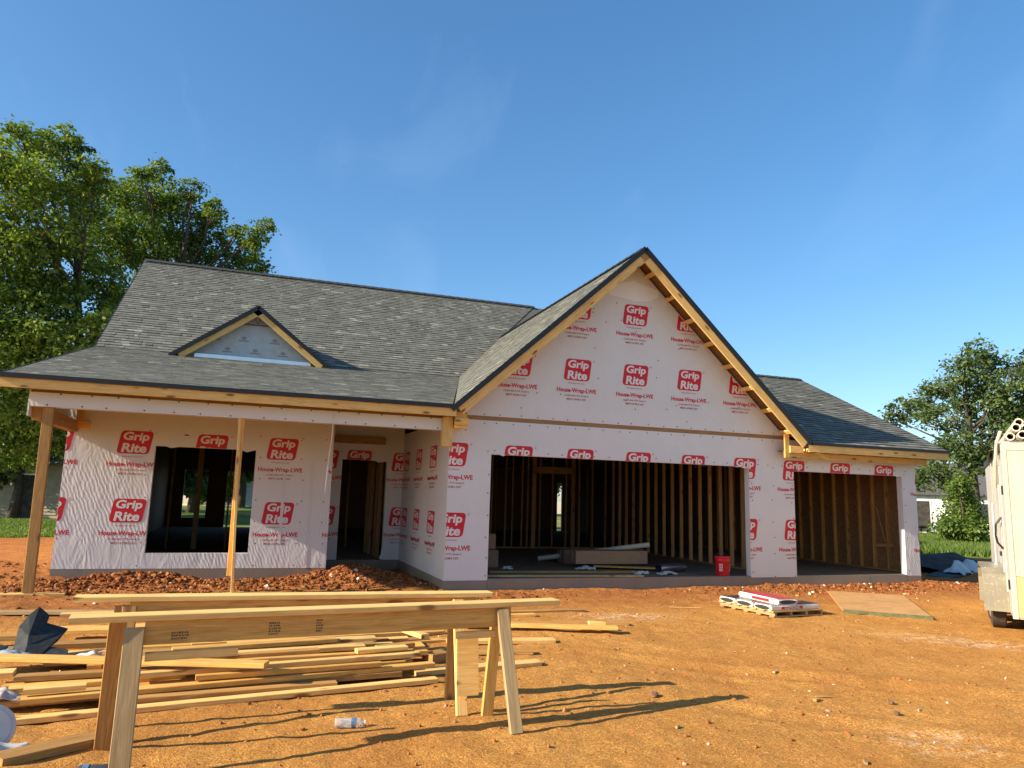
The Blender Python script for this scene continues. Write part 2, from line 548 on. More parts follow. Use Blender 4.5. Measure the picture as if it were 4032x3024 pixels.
# numpy value noise
_lat = rng.random((256, 256))
def vnoise(x, y, s, octs=4, rough=0.5, seed=0):
    out = np.zeros_like(x); amp = 1.0; tot = 0
    for o in range(octs):
        xs = x * s + 17.3 * (o + seed); ys = y * s + 9.1 * (o + seed)
        xi = np.floor(xs).astype(int); yi = np.floor(ys).astype(int)
        fx = xs - xi; fy = ys - yi
        fx = fx * fx * (3 - 2 * fx); fy = fy * fy * (3 - 2 * fy)
        a = _lat[xi % 256, yi % 256]; b = _lat[(xi + 1) % 256, yi % 256]
        c = _lat[xi % 256, (yi + 1) % 256]; d = _lat[(xi + 1) % 256, (yi + 1) % 256]
        out += amp * ((a * (1 - fx) + b * fx) * (1 - fy) + (c * (1 - fx) + d * fx) * fy)
        tot += amp; amp *= rough; s *= 2.1
    return out / tot

def sstep(a, b, x):
    t = np.clip((x - a) / (b - a), 0, 1)
    return t * t * (3 - 2 * t)

MOUNDS = [(-1.25, 1.35, 0.75, 0.55, 0.27), (-2.3, 1.25, 0.8, 0.4, 0.09), (-4.9, 1.25, 0.8, 0.42, 0.17), (-3.7, 1.2, 0.8, 0.4, 0.06), (-6.9, 2.6, 1.0, 0.9, 0.14), (-8.6, 3.6, 1.6, 1.2, 0.30), (-5.9, 0.9, 0.6, 0.5, 0.05),
          (0.5, -0.75, 0.6, 0.28, 0.07), (6.5, -0.5, 0.8, 0.25, 0.07), (8.2, -0.55, 1.2, 0.25, 0.06), (10.5, -0.5, 1.2, 0.4, 0.06)]
def ground_h(x, y):
    x = np.asarray(x, float); y = np.asarray(y, float)
    h = np.full_like(x, -0.2)
    h += 0.07 * sstep(-1.6, -0.1, y) * sstep(2.0, 0.6, y) * sstep(0.3, -0.6, x) * sstep(26, 10, y)
    h += 0.035 * sstep(-2.0, -0.4, y) * sstep(-0.6, 0.3, x) * sstep(26, 10, y)
    for mx_, my_, sx, sy, a in MOUNDS:
        g = np.exp(-((x - mx_) / sx) ** 2 - ((y - my_) / sy) ** 2)
        h += a * g * (0.75 + 0.5 * vnoise(x, y, 3.0, 3, 0.6, 5))
    near = sstep(24, 12, np.hypot(x - 1, y + 3))
    h += near * (0.07 * (vnoise(x, y, 0.7, 3, 0.5, 1) - 0.5) + 0.026 * (vnoise(x, y, 3.6, 3, 0.6, 2) - 0.5) + 0.016 * (vnoise(x, y, 9.0, 2, 0.6, 7) - 0.5))
    # old wheel ruts crossing the yard
    for off in (0.0, 1.55):
        d = (x * 0.62 + y * 0.78 + 3.6 + off) + 0.25 * np.sin(x * 0.6)
        h += near * (-0.028 * np.exp(-(d / 0.13) ** 2) + 0.014 * np.exp(-((np.abs(d) - 0.26) / 0.09) ** 2)) * sstep(-0.5, 1.5, x)
    churn = sstep(-1.6, -0.2, y) * near
    h += churn * 0.06 * (vnoise(x, y, 5.5, 4, 0.65, 3) - 0.5)
    return h
def gz(x, y):
    return float(ground_h(np.array([x]), np.array([y]))[0])

# ------------------------------------------------------------------ ground
def grid_mesh(name, xs, ys, mat):
    X, Y = np.meshgrid(xs, ys, indexing='ij')
    Z = ground_h(X, Y)
    # the soil sinks away under the slabs
    inside = ((X > 0.1) & (X < 10.6) & (Y > 0.15) & (Y < 18.4)) | ((X > -6.2) & (X < -1.85) & (Y > 2.45) & (Y < 18.4)) | ((X >= -1.85) & (X < 0.2) & (Y > 4.15) & (Y < 18.4))
    Z[inside] -= 0.35
    nx, ny = len(xs), len(ys)
    co = np.stack([X, Y, Z], -1).reshape(-1, 3).astype(np.float32)
    i = np.arange(nx - 1)[:, None] * ny + np.arange(ny - 1)[None, :]
    q = np.stack([i, i + ny, i + ny + 1, i + 1], -1).reshape(-1, 4)
    me = bpy.data.meshes.new(name)
    me.vertices.add(len(co)); me.vertices.foreach_set('co', co.ravel())
    me.loops.add(q.size); me.loops.foreach_set('vertex_index', q.ravel().astype(np.int32))
    me.polygons.add(len(q)); me.polygons.foreach_set('loop_start', np.arange(0, q.size, 4, dtype=np.int32))
    me.polygons.foreach_set('use_smooth', np.ones(len(q), bool))
    me.update(calc_edges=True)
    me.materials.append(mat)
    return me
def lines(f0, f1, step, far):
    mid = np.arange(f0, f1 + 1e-6, step)
    out = [0.15]
    while sum(out) < far:
        out.append(out[-1] * 1.28)
    ext = np.cumsum(out)
    return np.concatenate([(f0 - ext)[::-1], mid, f1 + ext])
g = grid_mesh('ground', lines(-7.5, 11.5, 0.036, 500), lines(-11.0, 3.0, 0.036, 500), M['dirt'])
tag(link(bpy.data.objects.new('ground', g)), 'red clay building site ground with grass beyond it', kind='structure')

# loose clods and stones
ico = bmesh.new()
bmesh.ops.create_icosphere(ico, subdivisions=1, radius=1)
ICO_V = np.array([v.co[:] for v in ico.verts]); ICO_F = np.array([[v.index for v in f.verts] for f in ico.faces])
ico.free()
def clods(name, pts, sizes, tints, label, sink=0.25):
    n = len(pts)
    base = ICO_V[None] * (1 + 0.55 * (rng.random((n, len(ICO_V), 1)) - 0.5))
    base = base * (0.6 + 0.8 * rng.random((n, 1, 3)))
    a = rng.random((n, 1)) * 6.283
    x = base[:, :, 0] * np.cos(a) - base[:, :, 1] * np.sin(a)
    y = base[:, :, 0] * np.sin(a) + base[:, :, 1] * np.cos(a)
    v = np.stack([x, y, base[:, :, 2] * 0.75], -1) * sizes[:, None, None]
    v[:, :, 0] += pts[:, 0][:, None]; v[:, :, 1] += pts[:, 1][:, None]
    v[:, :, 2] += (ground_h(pts[:, 0], pts[:, 1]) + sizes * (0.6 - sink * 1.6))[:, None]
    f = (ICO_F[None] + (np.arange(n) * len(ICO_V))[:, None, None]).reshape(-1, 3)
    me = bpy.data.meshes.new(name)
    me.from_pydata(v.reshape(-1, 3).tolist(), [], f.tolist())
    at = me.attributes.new('tint', 'FLOAT', 'POINT')
    at.data.foreach_set('value', np.repeat(tints, len(ICO_V)).astype(np.float32))
    me.materials.append(M['clod'])
    return tag(link(bpy.data.objects.new(name, me)), label, kind='stuff')
P_ = []
S_ = []
def scat(n, cx, cy, sx, sy, s0, s1):
    p = np.stack([rng.normal(cx, sx, n), rng.normal(cy, sy, n)], -1)
    P_.append(p); S_.append(0.55 * s0 + (s1 * 0.72 - s0) * rng.random(n) ** 5)
scat(3600, -1.2, 1.2, 0.75, 0.5, 0.012, 0.075)
scat(2600, -2.6, 1.2, 0.9, 0.45, 0.010, 0.06)
scat(3600, -4.9, 1.35, 0.8, 0.45, 0.012, 0.085)
scat(1600, -3.6, 1.0, 1.0, 0.5, 0.010, 0.06)
scat(1400, -5.9, 0.6, 0.8, 0.5, 0.010, 0.06)
scat(700, -7.6, 2.5, 1.3, 1.3, 0.012, 0.09)
scat(600, 0.5, -0.75, 0.6, 0.3, 0.01, 0.05)
scat(2200, 6.8, -0.55, 1.0, 0.3, 0.01, 0.055)
scat(2600, 9.0, -0.55, 1.4, 0.35, 0.01, 0.06)
scat(500, 11.5, -0.2, 1.0, 0.6, 0.01, 0.06)
scat(400, 3.5, -0.5, 1.8, 0.25, 0.008, 0.035)
p = np.stack([rng.uniform(-6, 9, 7000), rng.uniform(-10.5, -0.6, 7000)], -1)
P_.append(p); S_.append(0.003 + 0.017 * rng.random(7000) ** 6)
YARD = 7000
pts = np.concatenate(P_); szs = np.concatenate(S_)
ok = ~(((pts[:, 0] > -0.06) & (pts[:, 1] > -0.06)) | ((pts[:, 1] > 2.05) & (pts[:, 0] > -6.4) & (pts[:, 0] < -1.7)))
pts = pts[ok]; szs = szs[ok]
tn = rng.random(len(pts)) * 0.85
tn[(pts[:, 1] < -1.2)] = 0.55 + 0.42 * rng.random(int((pts[:, 1] < -1.2).sum()))
tn[rng.random(len(pts)) < 0.02] = 1.0
clods('clay_clods', pts, szs, tn, 'loose red clay clods and stones heaped by the house')

# ------------------------------------------------------------------ HOUSE
house = empty('house', (0, 0, -0.2), 0, 'unfinished house wrapped in white house wrap with grey shingle roof', 'house')
XR = 10.727
# slabs
def slab(lo, hi):
    b = MB(); b.box(lo, hi); return b.build('foundation_slab', M['concrete'], house)
M['floor'] = concrete_mat('stained_shaded_floor', (0.15, 0.118, 0.085))  # concrete base darkened to stand for the indoor shade, clay stains on top
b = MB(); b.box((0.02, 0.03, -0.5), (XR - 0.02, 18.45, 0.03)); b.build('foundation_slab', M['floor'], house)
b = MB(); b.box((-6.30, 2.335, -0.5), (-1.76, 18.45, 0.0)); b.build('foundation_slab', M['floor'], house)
slab((-1.76, 4.07, -0.5), (0.02, 18.45, -0.004))
b = MB(); b.box((0.78, -0.006, -0.45), (6.268, 0.03, 0.026)); b.build('slab_lip', M['concrete'], house)
b = MB(); b.box((7.393, -0.006, -0.45), (10.32, 0.03, 0.024)); b.build('slab_lip', M['concrete'], house)
# foundation block course under the pieces of wall
b = MB(); b.box((-0.004, -0.004, -0.5), (0.775, 0.14, -0.004)); b.box((-0.004, 0.14, -0.5), (0.14, 4.07, -0.004)); b.build('foundation_course', M['concrete'], house)
b = MB(); b.box((6.27, -0.004, -0.5), (7.39, 0.14, -0.004)); b.build('foundation_course', M['concrete'], house)
b = MB(); b.box((10.322, -0.004, -0.5), (XR, 0.14, -0.004)); b.build('foundation_course', M['concrete'], house)
b = MB(); b.box((-6.325, 2.312, -0.5), (-1.738, 2.40, -0.004)); b.build('foundation_course', M['concrete'], house)

def grid_wall(name, xs, zs, filled, y0, y1, mat, swap=False, fine=None):
    """wall in XZ (or YZ if swap) between y0 and y1 with rectangular openings; xs/zs breakpoints"""
    b = MB()
    def P(x, y, z): return (y, x, z) if swap else (x, y, z)
    nx, nz = len(xs) - 1, len(zs) - 1
    F = [[filled(i, j) for j in range(nz)] for i in range(nx)]
    for i in range(nx):
        for j in range(nz):
            if not F[i][j]: continue
            x0, x1, z0, z1 = xs[i], xs[i + 1], zs[j], zs[j + 1]
            b.quad([P(x0, y0, z0), P(x1, y0, z0), P(x1, y0, z1), P(x0, y0, z1)])
            b.quad([P(x1, y1, z0), P(x0, y1, z0), P(x0, y1, z1), P(x1, y1, z1)])
            if i == 0 or not F[i - 1][j]: b.quad([P(x0, y1, z0), P(x0, y0, z0), P(x0, y0, z1), P(x0, y1, z1)])
            if i == nx - 1 or not F[i + 1][j]: b.quad([P(x1, y0, z0), P(x1, y1, z0), P(x1, y1, z1), P(x1, y0, z1)])
            if j == 0 or not F[i][j - 1]: b.quad([P(x0, y1, z0), P(x1, y1, z0), P(x1, y0, z0), P(x0, y0, z0)])
            if j == nz - 1 or not F[i][j + 1]: b.quad([P(x0, y0, z1), P(x1, y0, z1), P(x1, y1, z1), P(x0, y1, z1)])
    return b.build(name, mat, house, recalc=True)

garage_wall = grid_wall('garage_front_wall', [0, 0.778, 6.268, 7.393, 10.32, XR], [0.0, 2.142, 2.182, 2.782],
    lambda i, j: not ((i == 1 and j < 2) or (i == 3 and j < 1)), 0.0, 0.14, M['wrap'])
porch_wall = grid_wall('porch_wall', [-6.325, -4.90, -3.167, -1.738], [0.0, 0.27, 2.181, 2.95],
    lambda i, j: not (i == 1 and j == 1), 2.311, 2.44, M['wrap_loose'])
entry_wall = grid_wall('entry_wall', [-1.738, -1.355, -0.374, -0.002], [0.0, 2.164, 3.0],
    lambda i, j: not (i == 1 and j == 0), 4.039, 4.17, M['wrap'])
entry_side_wall = grid_wall('entry_side_wall', [0.142, 4.037], [0.0, 2.78], lambda i, j: True, 0.0, 0.13, M['wrap'], True)
grid_wall('recess_wall', [2.442, 4.037], [0.0, 2.95], lambda i, j: True, -1.87, -1.738, M['wrap'], True)
left_wall = grid_wall('side_wall', [2.442, 18.3], [0.0, 2.9], lambda i, j: True, -6.325, -6.2, M['wrap'], True)
right_wall = grid_wall('garage_side_wall', [0.142, 18.3], [0.0, 2.80], lambda i, j: True, XR - 0.02, XR, M['osb'], True)
grid_wall('rear_wall', [-6.325, -5.63, -4.79, -4.1, -2.95, 9.9, 10.15, XR], [0.0, 0.33, 2.15, 2.98],
    lambda i, j: not ((i == 1 and j == 1) or (i == 3 and j < 2) or (i == 5 and j < 2)), 18.3, 18.42, M['osb'])
grid_wall('wall_lining', [2.45, 18.29], [0.0, 2.9], lambda i, j: True, -6.195, -6.185, M['osb'], True)
grid_wall('wall_lining', [0.15, 7.3], [0.03, 2.79], lambda i, j: True, 0.135, 0.145, M['osb'], True)
# gable wall above the header band
GA = Vector((3.617, 0, 6.265)); GL = Vector((-0.102, 0, 2.892)); GR = Vector((7.43, 0, 2.706))
def zL(x): return GL.z + (x - GL.x) * (GA.z - GL.z) / (GA.x - GL.x)
def zR(x): return GA.z - (x - GA.x) * (GA.z - GR.z) / (GR.x - GA.x)
b = MB()
drop = 0.10
xl = GL.x + (2.86 + drop - GL.z) / ((GA.z - GL.z) / (GA.x - GL.x))
xr_ = GA.x + (GA.z - 2.86 - drop) / ((GA.z - GR.z) / (GR.x - GA.x))
b.prism([(0.30, -0.004, 2.86), (0.18, -0.004, 2.95), (xl + 0.2, -0.004, 3.06), (GA.x, -0.004, GA.z - drop), (xr_, -0.004, 2.86)], Vector((0, 0.13, 0)))
gable_wall = b.build('gable_wall', M['wrap'], house, recalc=True)
b = MB(); b.box((-0.02, 0.012, 2.76), (7.25, 0.10, 3.0)); b.build('header_band', M['stud'], house)
b = MB()
b.prism([(3.02, -0.009, 5.47), (3.1, -0.010, 5.40), (3.35, -0.012, 5.38), (3.62, -0.012, 5.33), (3.95, -0.011, 5.36), (4.2, -0.009, 5.48), (4.16, -0.007, 5.62), (3.617, -0.007, 5.75), (3.1, -0.007, 5.60)], Vector((0, 0.003, 0)))
b.build('wrap_patch', M['wrap_new'], house, recalc=True)

# ---------------- roofs
def cross2(o, a, c): return (a[0] - o[0]) * (c[1] - o[1]) - (a[1] - o[1]) * (c[0] - o[0])
def clip_poly(sub, clip):
    out = sub
    for i in range(len(clip)):
        a, c = clip[i], clip[(i + 1) % len(clip)]
        inp, out = out, []
        if not inp: return []
        s = inp[-1]
        for e in inp:
            es = cross2(a, c, e) >= -1e-9; ss = cross2(a, c, s) >= -1e-9
            if es != ss:
                d1 = cross2(a, c, s); d2 = cross2(a, c, e)
                t = d1 / (d1 - d2)
                out.append((s[0] + t * (e[0] - s[0]), s[1] + t * (e[1] - s[1])))
            if es: out.append(e)
            s = e
    return out

cam_loc = Vector((-3.2021, -12.3153, 1.4210))
def proj(p):
    d = p - cam_loc
    c = d.dot(cF)
    return (d.dot(cR) / c, d.dot(cU) / c) if c > 0.1 else None

ALL_TABS = []      # (area, roof object, polys)
def roof_plane(name, pts, along, label=None, expo=0.142, thick=0.035, deck_mat='osb', tabs=True, relief=1.0, keep_out=None):
    """pts: 3D convex polygon (counter-clockwise seen from above); along: horizontal eave direction"""
    pts = [Vector(p) for p in pts]
    a = Vector(along).normalized()
    n = (pts[1] - pts[0]).cross(pts[2] - pts[0]).normalized()
    if n.z < 0:
        pts.reverse(); n = -n
    s = n.cross(a).normalized()
    if s.z < 0: s = -s
    o = min(pts, key=lambda p: p.z)
    b = MB()
    b.prism(pts, -n * thick)
    deck = b.build(name, M[deck_mat], house, recalc=True)
    if not tabs:
        return deck
    uv = [((p - o).dot(a), (p - o).dot(s)) for p in pts]
    ar = sum(uv[i][0] * uv[(i + 1) % len(uv)][1] - uv[(i + 1) % len(uv)][0] * uv[i][1] for i in range(len(uv)))
    if ar < 0: uv.reverse()
    u0, u1 = min(p[0] for p in uv), max(p[0] for p in uv)
    v1 = max(p[1] for p in uv)
    row = 0; v = 0.0
    rr = random.Random(hash(name) % 1000 if False else len(name) * 7)
    while v < v1:
        u = u0 - rr.random() * 0.3
        run = rr.random()
        while u < u1:
            w = rr.choice((0.09, 0.12, 0.15, 0.18, 0.22, 0.27))
            # each tab a slightly wedge-shaped slab: butt edge proud of the course below
            wob = 0.004 * rr.uniform(-1, 1)
            rect = [(u + 0.0015, v + wob), (u + w - 0.0015, v + wob), (u + w - 0.0015, v + expo + 0.004), (u + 0.0015, v + expo + 0.004)]
            c = clip_poly(rect, uv)
            if len(c) >= 3:
                area = abs(sum(c[i][0] * c[(i + 1) % len(c)][1] - c[(i + 1) % len(c)][0] * c[i][1] for i in range(len(c)))) / 2
                if area > 2e-4:
                    lift = rr.choice((0.013, 0.017, 0.022)) * relief
                    top = [o + a * q[0] + s * q[1] + n * (lift - (lift - 0.004 * relief) * (q[1] - v) / expo) for q in c]
                    bot = [o + a * q[0] + s * q[1] + n * 0.001 for q in c]
                    mid = sum(top, Vector()) / len(top)
                    if keep_out is None or not keep_out(mid):
                        tint = min(1, max(0, rr.gauss(0.42, 0.12)))
                        if rr.random() < 0.08: tint = rr.uniform(0.75, 1.0)
                        pp = [proj(q) for q in top]
                        sa = 0
                        if all(pp) and abs(pp[0][0]) < 0.70 and abs(pp[0][1]) < 0.53 and n.dot(cam_loc - mid) > 0:
                            sa = abs(sum(pp[i][0] * pp[(i + 1) % len(pp)][1] - pp[(i + 1) % len(pp)][0] * pp[i][1] for i in range(len(pp))))
                        ALL_TABS.append((sa, deck, top, bot, tint))
            u += w
        v += expo; row += 1
    return deck

def tab_mesh(name, items, mat):
    V = []; F = []; T = []; MI = []
    for sa, deck, top, bot, tint in items:
        k = len(top); n = len(V)
        V += [tuple(p) for p in top] + [tuple(p) for p in bot]
        F.append(tuple(range(n, n + k))); T += [tint] * (2 * k); MI += [0] + [1] * k
        for i in range(k):
            j = (i + 1) % k
            F.append((n + i, n + k + i, n + k + j, n + j))
    me = bpy.data.meshes.new(name)
    me.from_pydata(V, [], F)
    at = me.attributes.new('tint', 'FLOAT', 'POINT')
    at.data.foreach_set('value', T)
    me.materials.append(mat)
    me.materials.append(M['butt'])
    me.polygons.foreach_set('material_index', MI)
    bm = bmesh.new(); bm.from_mesh(me)
    bmesh.ops.recalc_face_normals(bm, faces=bm.faces)
    bm.to_mesh(me); bm.free()
    return me

YE = -0.46
def zP(y): return 2.95 + 0.2545 * (y + 0.46)
def zM(y): return 8.01 - 0.684 * (10.63 - y)
def zS(y): return 2.70 + 0.5 * (y + 0.46)
YB = 5.42
XW = -6.66
DA = Vector((-3.358, 4.75, 5.55)); DL = Vector((-5.10, 4.75, 4.275)); DR = Vector((-1.70, 4.75, 4.275))
def in_dormer(p):
    if p.y < DA.y + 0.06: return False
    zz = DA.z - abs(p.x - DA.x) * (DA.z - DL.z) / (DA.x - DL.x)
    return p.z < zz - 0.03
porch_roof = roof_plane('porch_roof', [(XW, YE, zP(YE)), (-0.09, YE, zP(YE)), (1.61, YB, zP(YB)), (XW, YB, zP(YB))], (1, 0, 0), keep_out=in_dormer, relief=0.35)
main_roof = roof_plane('main_roof', [(XW, YB, zM(YB)), (1.61, YB, zM(YB)), (5.58, 10.63, 8.01), (XW, 10.63, 8.01)], (1, 0, 0), keep_out=in_dormer)
gable_roof_l = roof_plane('garage_gable_roof', [(GL.x, YE, GL.z), (GA.x, YE, GA.z), (GA.x, 8.05, GA.z), (1.61, YB, zL(1.61))], (0, 1, 0), relief=0.6)
gable_roof_r = roof_plane('garage_gable_roof', [(GA.x, YE, GA.z), (GR.x, YE, GR.z), (5.02, 4.05, zR(5.02)), (4.2, 7.3, zR(4.2)), (GA.x, 8.05, GA.z)], (0, 1, 0))
side_roof = roof_plane('side_garage_roof', [(7.43, YE, zS(YE)), (11.2, YE, zS(YE)), (11.2, 4.05, zS(4.05)), (5.02, 4.05, zS(4.05))], (1, 0, 0))
k_d = (DA.z - DL.z) / (DA.x - DL.x)
yd = 10.63 - (8.01 - DA.z) / 0.684
def dorm_pt(x):   # where a dormer slope meets the roof
    z = DA.z - abs(x - DA.x) * k_d
    y = 10.63 - (8.01 - z) / 0.684
    return (x, y, z)
dorm_l = roof_plane('dormer_roof', [tuple(DL), (DA.x, DA.y, DA.z), (DA.x, yd, DA.z), dorm_pt(DL.x + 0.12)], (0, 1, 0))
dorm_r = roof_plane('dormer_roof', [(DA.x, DA.y, DA.z), tuple(DR), dorm_pt(DR.x - 0.12), (DA.x, yd, DA.z)], (0, 1, 0))
# hidden slopes that close the volume
roof_plane('rear_roof', [(XW, 10.65, 8.0), (XW, 18.9, 2.36), (7.6, 18.9, 2.36), (7.6, 10.65, 8.0)], (1, 0, 0), tabs=False, deck_mat='shingle')
roof_plane('hidden_roof_valley', [(1.61, 5.42, 4.44), (7.6, 5.42, 4.44), (7.6, 10.63, 8.0), (5.58, 10.63, 8.0)], (1, 0, 0), tabs=False, deck_mat='shingle')
roof_plane('side_rear_roof', [(5.02, 4.07, 4.94), (11.2, 4.07, 4.94), (11.2, 8.9, 2.55), (5.02, 8.9, 2.55)], (1, 0, 0), tabs=False, deck_mat='shingle')
b = MB(); b.box((-1.6, 4.2, 2.80), (XR, 18.4, 2.83)); b.box((0.14, 0.15, 2.80), (XR - 0.03, 4.2, 2.83)); b.box((-6.2, 2.6, 2.96), (-1.6, 18.4, 2.98)); b.build('ceiling', M['osb'], house)
# end gables
b = MB(); b.prism([(-6.33, 2.45, 2.9), (-6.33, 18.3, 2.7), (-6.33, 10.63, 7.85), (-6.33, 5.45, 4.36)], Vector((0.1, 0, 0))); b.build('end_gable', M['wrap'], house, recalc=True)
b = MB(); b.prism([(7.3, 5.5, 2.8), (7.3, 18.3, 2.7), (7.3, 10.63, 7.9)], Vector((0.1, 0, 0))); b.build('end_gable', M['wrap'], house, recalc=True)
b = MB(); b.prism([(XR - 0.1, 0.0, 2.7), (XR - 0.1, 8.6, 2.6), (XR - 0.1, 4.07, 4.85), (XR - 0.1, 0, 2.86)], Vector((0.09, 0, 0))); b.build('end_gable', M['wrap'], house, recalc=True)
b = MB(); b.prism([(-4.82, 4.98, 4.33), (-1.96, 4.98, 4.33), (DA.x, 4.98, DA.z - 0.05)], Vector((0, 0.05, 0))); dormer_wall = b.build('dormer_wall', M['wrap_grey'], house, recalc=True)
b = MB(); b.box((-4.62, 4.90, 4.315), (-2.12, 4.972, 4.40)); b.build('dormer_flashing', M['flashing'], house)
b = MB(); b.box((-3.75, 4.962, 5.16), (-2.97, 4.978, 5.19)); b.build('dormer_trim', M['red_dull'], house)

# shingles: the largest 300 as single pieces, the rest joined by roof plane
ALL_TABS.sort(key=lambda t: -t[0])
for it in ALL_TABS[:300]:
    me = tab_mesh('shingle', [it], M['shingle'])
    link(bpy.data.objects.new('shingle', me), it[1], Matrix.Identity(4))
by_deck = {}
for it in ALL_TABS[300:]:
    by_deck.setdefault(it[1].name, []).append(it)
for k_, items in by_deck.items():
    me = tab_mesh('shingle_courses', items, M['shingle'])
    tag(link(bpy.data.objects.new('shingle_courses', me), bpy.data.objects[k_]), kind='stuff')
# ridge caps
def cap_run(p0, p1, parent, w=0.17, sl=0.9):
    p0 = Vector(p0); p1 = Vector(p1); L = (p1 - p0).length; d = (p1 - p0).normalized()
    side = d.cross(Vector((0, 0, 1))).normalized()
    n = int(L / 0.14); b = MB()
    for i in range(n):
        q0 = p0 + d * (L * i / n); q1 = p0 + d * (L * (i + 1) / n + 0.01)
        up = Vector((0, 0, 0.018 + 0.006 * (i % 2)))
        dn = Vector((0, 0, -w * sl))
        for sgn in (1, -1):
            b.quad([q0 + up, q1 + up * 0.6, q1 + side * sgn * w + dn + up * 0.6, q0 + side * sgn * w + dn + up])
            b.quad([q0 + up, q0 + side * sgn * w + dn + up, q0 + side * sgn * w + dn - up * 0.3, q0 - up * 0.3])
    return b.build('ridge_cap', M['cap'], parent)
M['cap'] = plain('ridge_cap_shingle', (0.035, 0.038, 0.04), 0.9, 0.3, 60, 0, 0.003)
cap_run((XW, 10.63, 8.05), (5.6, 10.63, 8.05), main_roof, 0.15, 0.684)
cap_run((GA.x, YE, GA.z + 0.035), (GA.x, 8.0, GA.z + 0.035), gable_roof_l, 0.15, 0.91)
cap_run((5.1, 4.06, 4.985), (11.2, 4.06, 4.985), side_roof, 0.15, 0.5)
cap_run((DA.x, DA.y, DA.z + 0.03), (DA.x, yd, DA.z + 0.03), dorm_l, 0.12, k_d)

# drip edges (black metal under the shingle edge) and fascia boards
def strip(name, p0, p1, w, t, mat, up=(0, 0, 1), parent=house):
    return board(name, p0, p1, w, t, mat, parent, up, 0, 0)
strip('drip_edge', (XW - 0.01, YE - 0.026, zP(YE) - 0.016), (-0.06, YE - 0.026, zP(YE) - 0.016), 0.05, 0.07, 'black')
board('fascia', (XW, YE + 0.005, 2.84), (-0.02, YE + 0.005, 2.84), 0.035, 0.15, 'pine_pale', house)
strip('drip_edge', (7.46, YE - 0.026, 2.685), (11.21, YE - 0.026, 2.685), 0.05, 0.06, 'black')
board('fascia', (7.40, YE + 0.005, 2.585), (11.2, YE + 0.005, 2.585), 0.035, 0.145, 'pine_pale', house)
def rake(p0, p1, nrm, depth, name='rake_fascia', fy=0.0, ext=0.0):
    p0 = Vector(p0); p1 = Vector(p1)
    n = Vector(nrm).normalized(); d = (p1 - p0).normalized()
    strip('drip_edge', p0 - d * 0.01 - n * 0.010 + Vector((0, -0.030, 0)), p1 - n * 0.010 + Vector((0, -0.030, 0)), 0.05, 0.09, 'black', n)
    board(name, p0 - n * (0.045 + depth / 2) + d * ext, p1 - n * (0.045 + depth / 2), 0.036, depth, 'pine_pale', house, n)
nL = Vector((-(GA.z - GL.z), 0, GA.x - GL.x)).normalized()
nR = Vector(((GA.z - GR.z), 0, GR.x - GA.x)).normalized()
rake((GL.x, YE, GL.z), (GA.x, YE, GA.z), nL, 0.16, ext=0.1)
rake((GR.x, YE, GR.z), (GA.x, YE, GA.z), nR, 0.16, ext=0.06)
nDL = Vector((-k_d, 0, 1)).normalized(); nDR = Vector((k_d, 0, 1)).normalized()
rake(tuple(DL), tuple(DA), nDL, 0.13, ext=0.16)
rake(tuple(DR), tuple(DA), nDR, 0.13, ext=0.16)
board('ridge_block', (DA.x, DA.y + 0.02, DA.z - 0.28), (DA.x, DA.y + 0.2, DA.z - 0.28), 0.03, 0.12, 'stud', house)
# left rake edge of the porch and main roof
strip('drip_edge', (XW - 0.01, YE, zP(YE) - 0.015), (XW - 0.01, YB, zP(YB) - 0.015), 0.02, 0.05, 'black')
strip('drip_edge', (XW - 0.01, YB, zM(YB) - 0.015), (XW - 0.01, 10.63, 7.995), 0.02, 0.05, 'black')
board('rake_fascia', (XW + 0.01, YE + 0.03, zP(YE) - 0.12), (XW + 0.01, YB, zP(YB) - 0.12), 0.035, 0.15, 'pine', house)
board('rake_fascia', (XW + 0.01, YB, zM(YB) - 0.13), (XW + 0.01, 10.6, 7.87), 0.035, 0.15, 'pine', house)
strip('drip_edge', (11.21, YE, 2.685), (11.21, 4.05, 4.935), 0.02, 0.05, 'black')
board('rake_fascia', (11.19, YE + 0.03, 2.60), (11.19, 4.03, 4.83), 0.035, 0.13, 'pine', house)

# lookouts under the garage gable rakes
for i in range(8):
    t = 0.08 + i * 0.118
    for (A, nn) in ((GR, nR), (GL, nL)):
        q = A + (GA - A) * t - nn * 0.10
        board('lookout', (q.x, YE + 0.03, q.z), (q.x, -0.01, q.z), 0.09, 0.038, 'pine_pale', house, nn)
# frame of the right eave return
board('return_post', (6.98, -0.30, 2.385), (6.98, -0.30, 2.86), 0.036, 0.11, 'pine', house, (1, 0, 0))
board('return_block', (7.03, -0.33, 2.56), (7.36, -0.33, 2.56), 0.036, 0.14, 'pine_pale', house)
board('nailer', (6.93, -0.285, 2.45), (10.74, -0.285, 2.45), 0.036, 0.13, 'pine', house)
for i in range(9):
    x = 7.5 + i * 0.41
    board('lookout', (x, YE + 0.03, 2.56), (x, -0.01, 2.56), 0.04, 0.07, 'pine_pale', house)
b = MB(); b.box((6.98, -0.262, 2.53), (11.0, -0.005, 2.545)); b.build('soffit_board', M['osb'], house)
# left return at the porch corner
board('return_block', (-0.02, YE + 0.055, 2.69), (0.22, YE + 0.055, 2.69), 0.036, 0.13, 'pine', house)
board('return_block', (-0.02, YE + 0.10, 2.64), (0.20, YE + 0.10, 2.64), 0.036, 0.13, 'pine_pale', house)
b = MB(); b.box((0.0, -0.36, 2.6), (0.20, 0.012, 2.86)); b.build('return_box', M['pine'], house)
board('beam_end', (-0.11, -0.22, 2.26), (-0.11, -0.22, 2.77), 0.17, 0.15, 'pine_pale', house, (0, 1, 0))

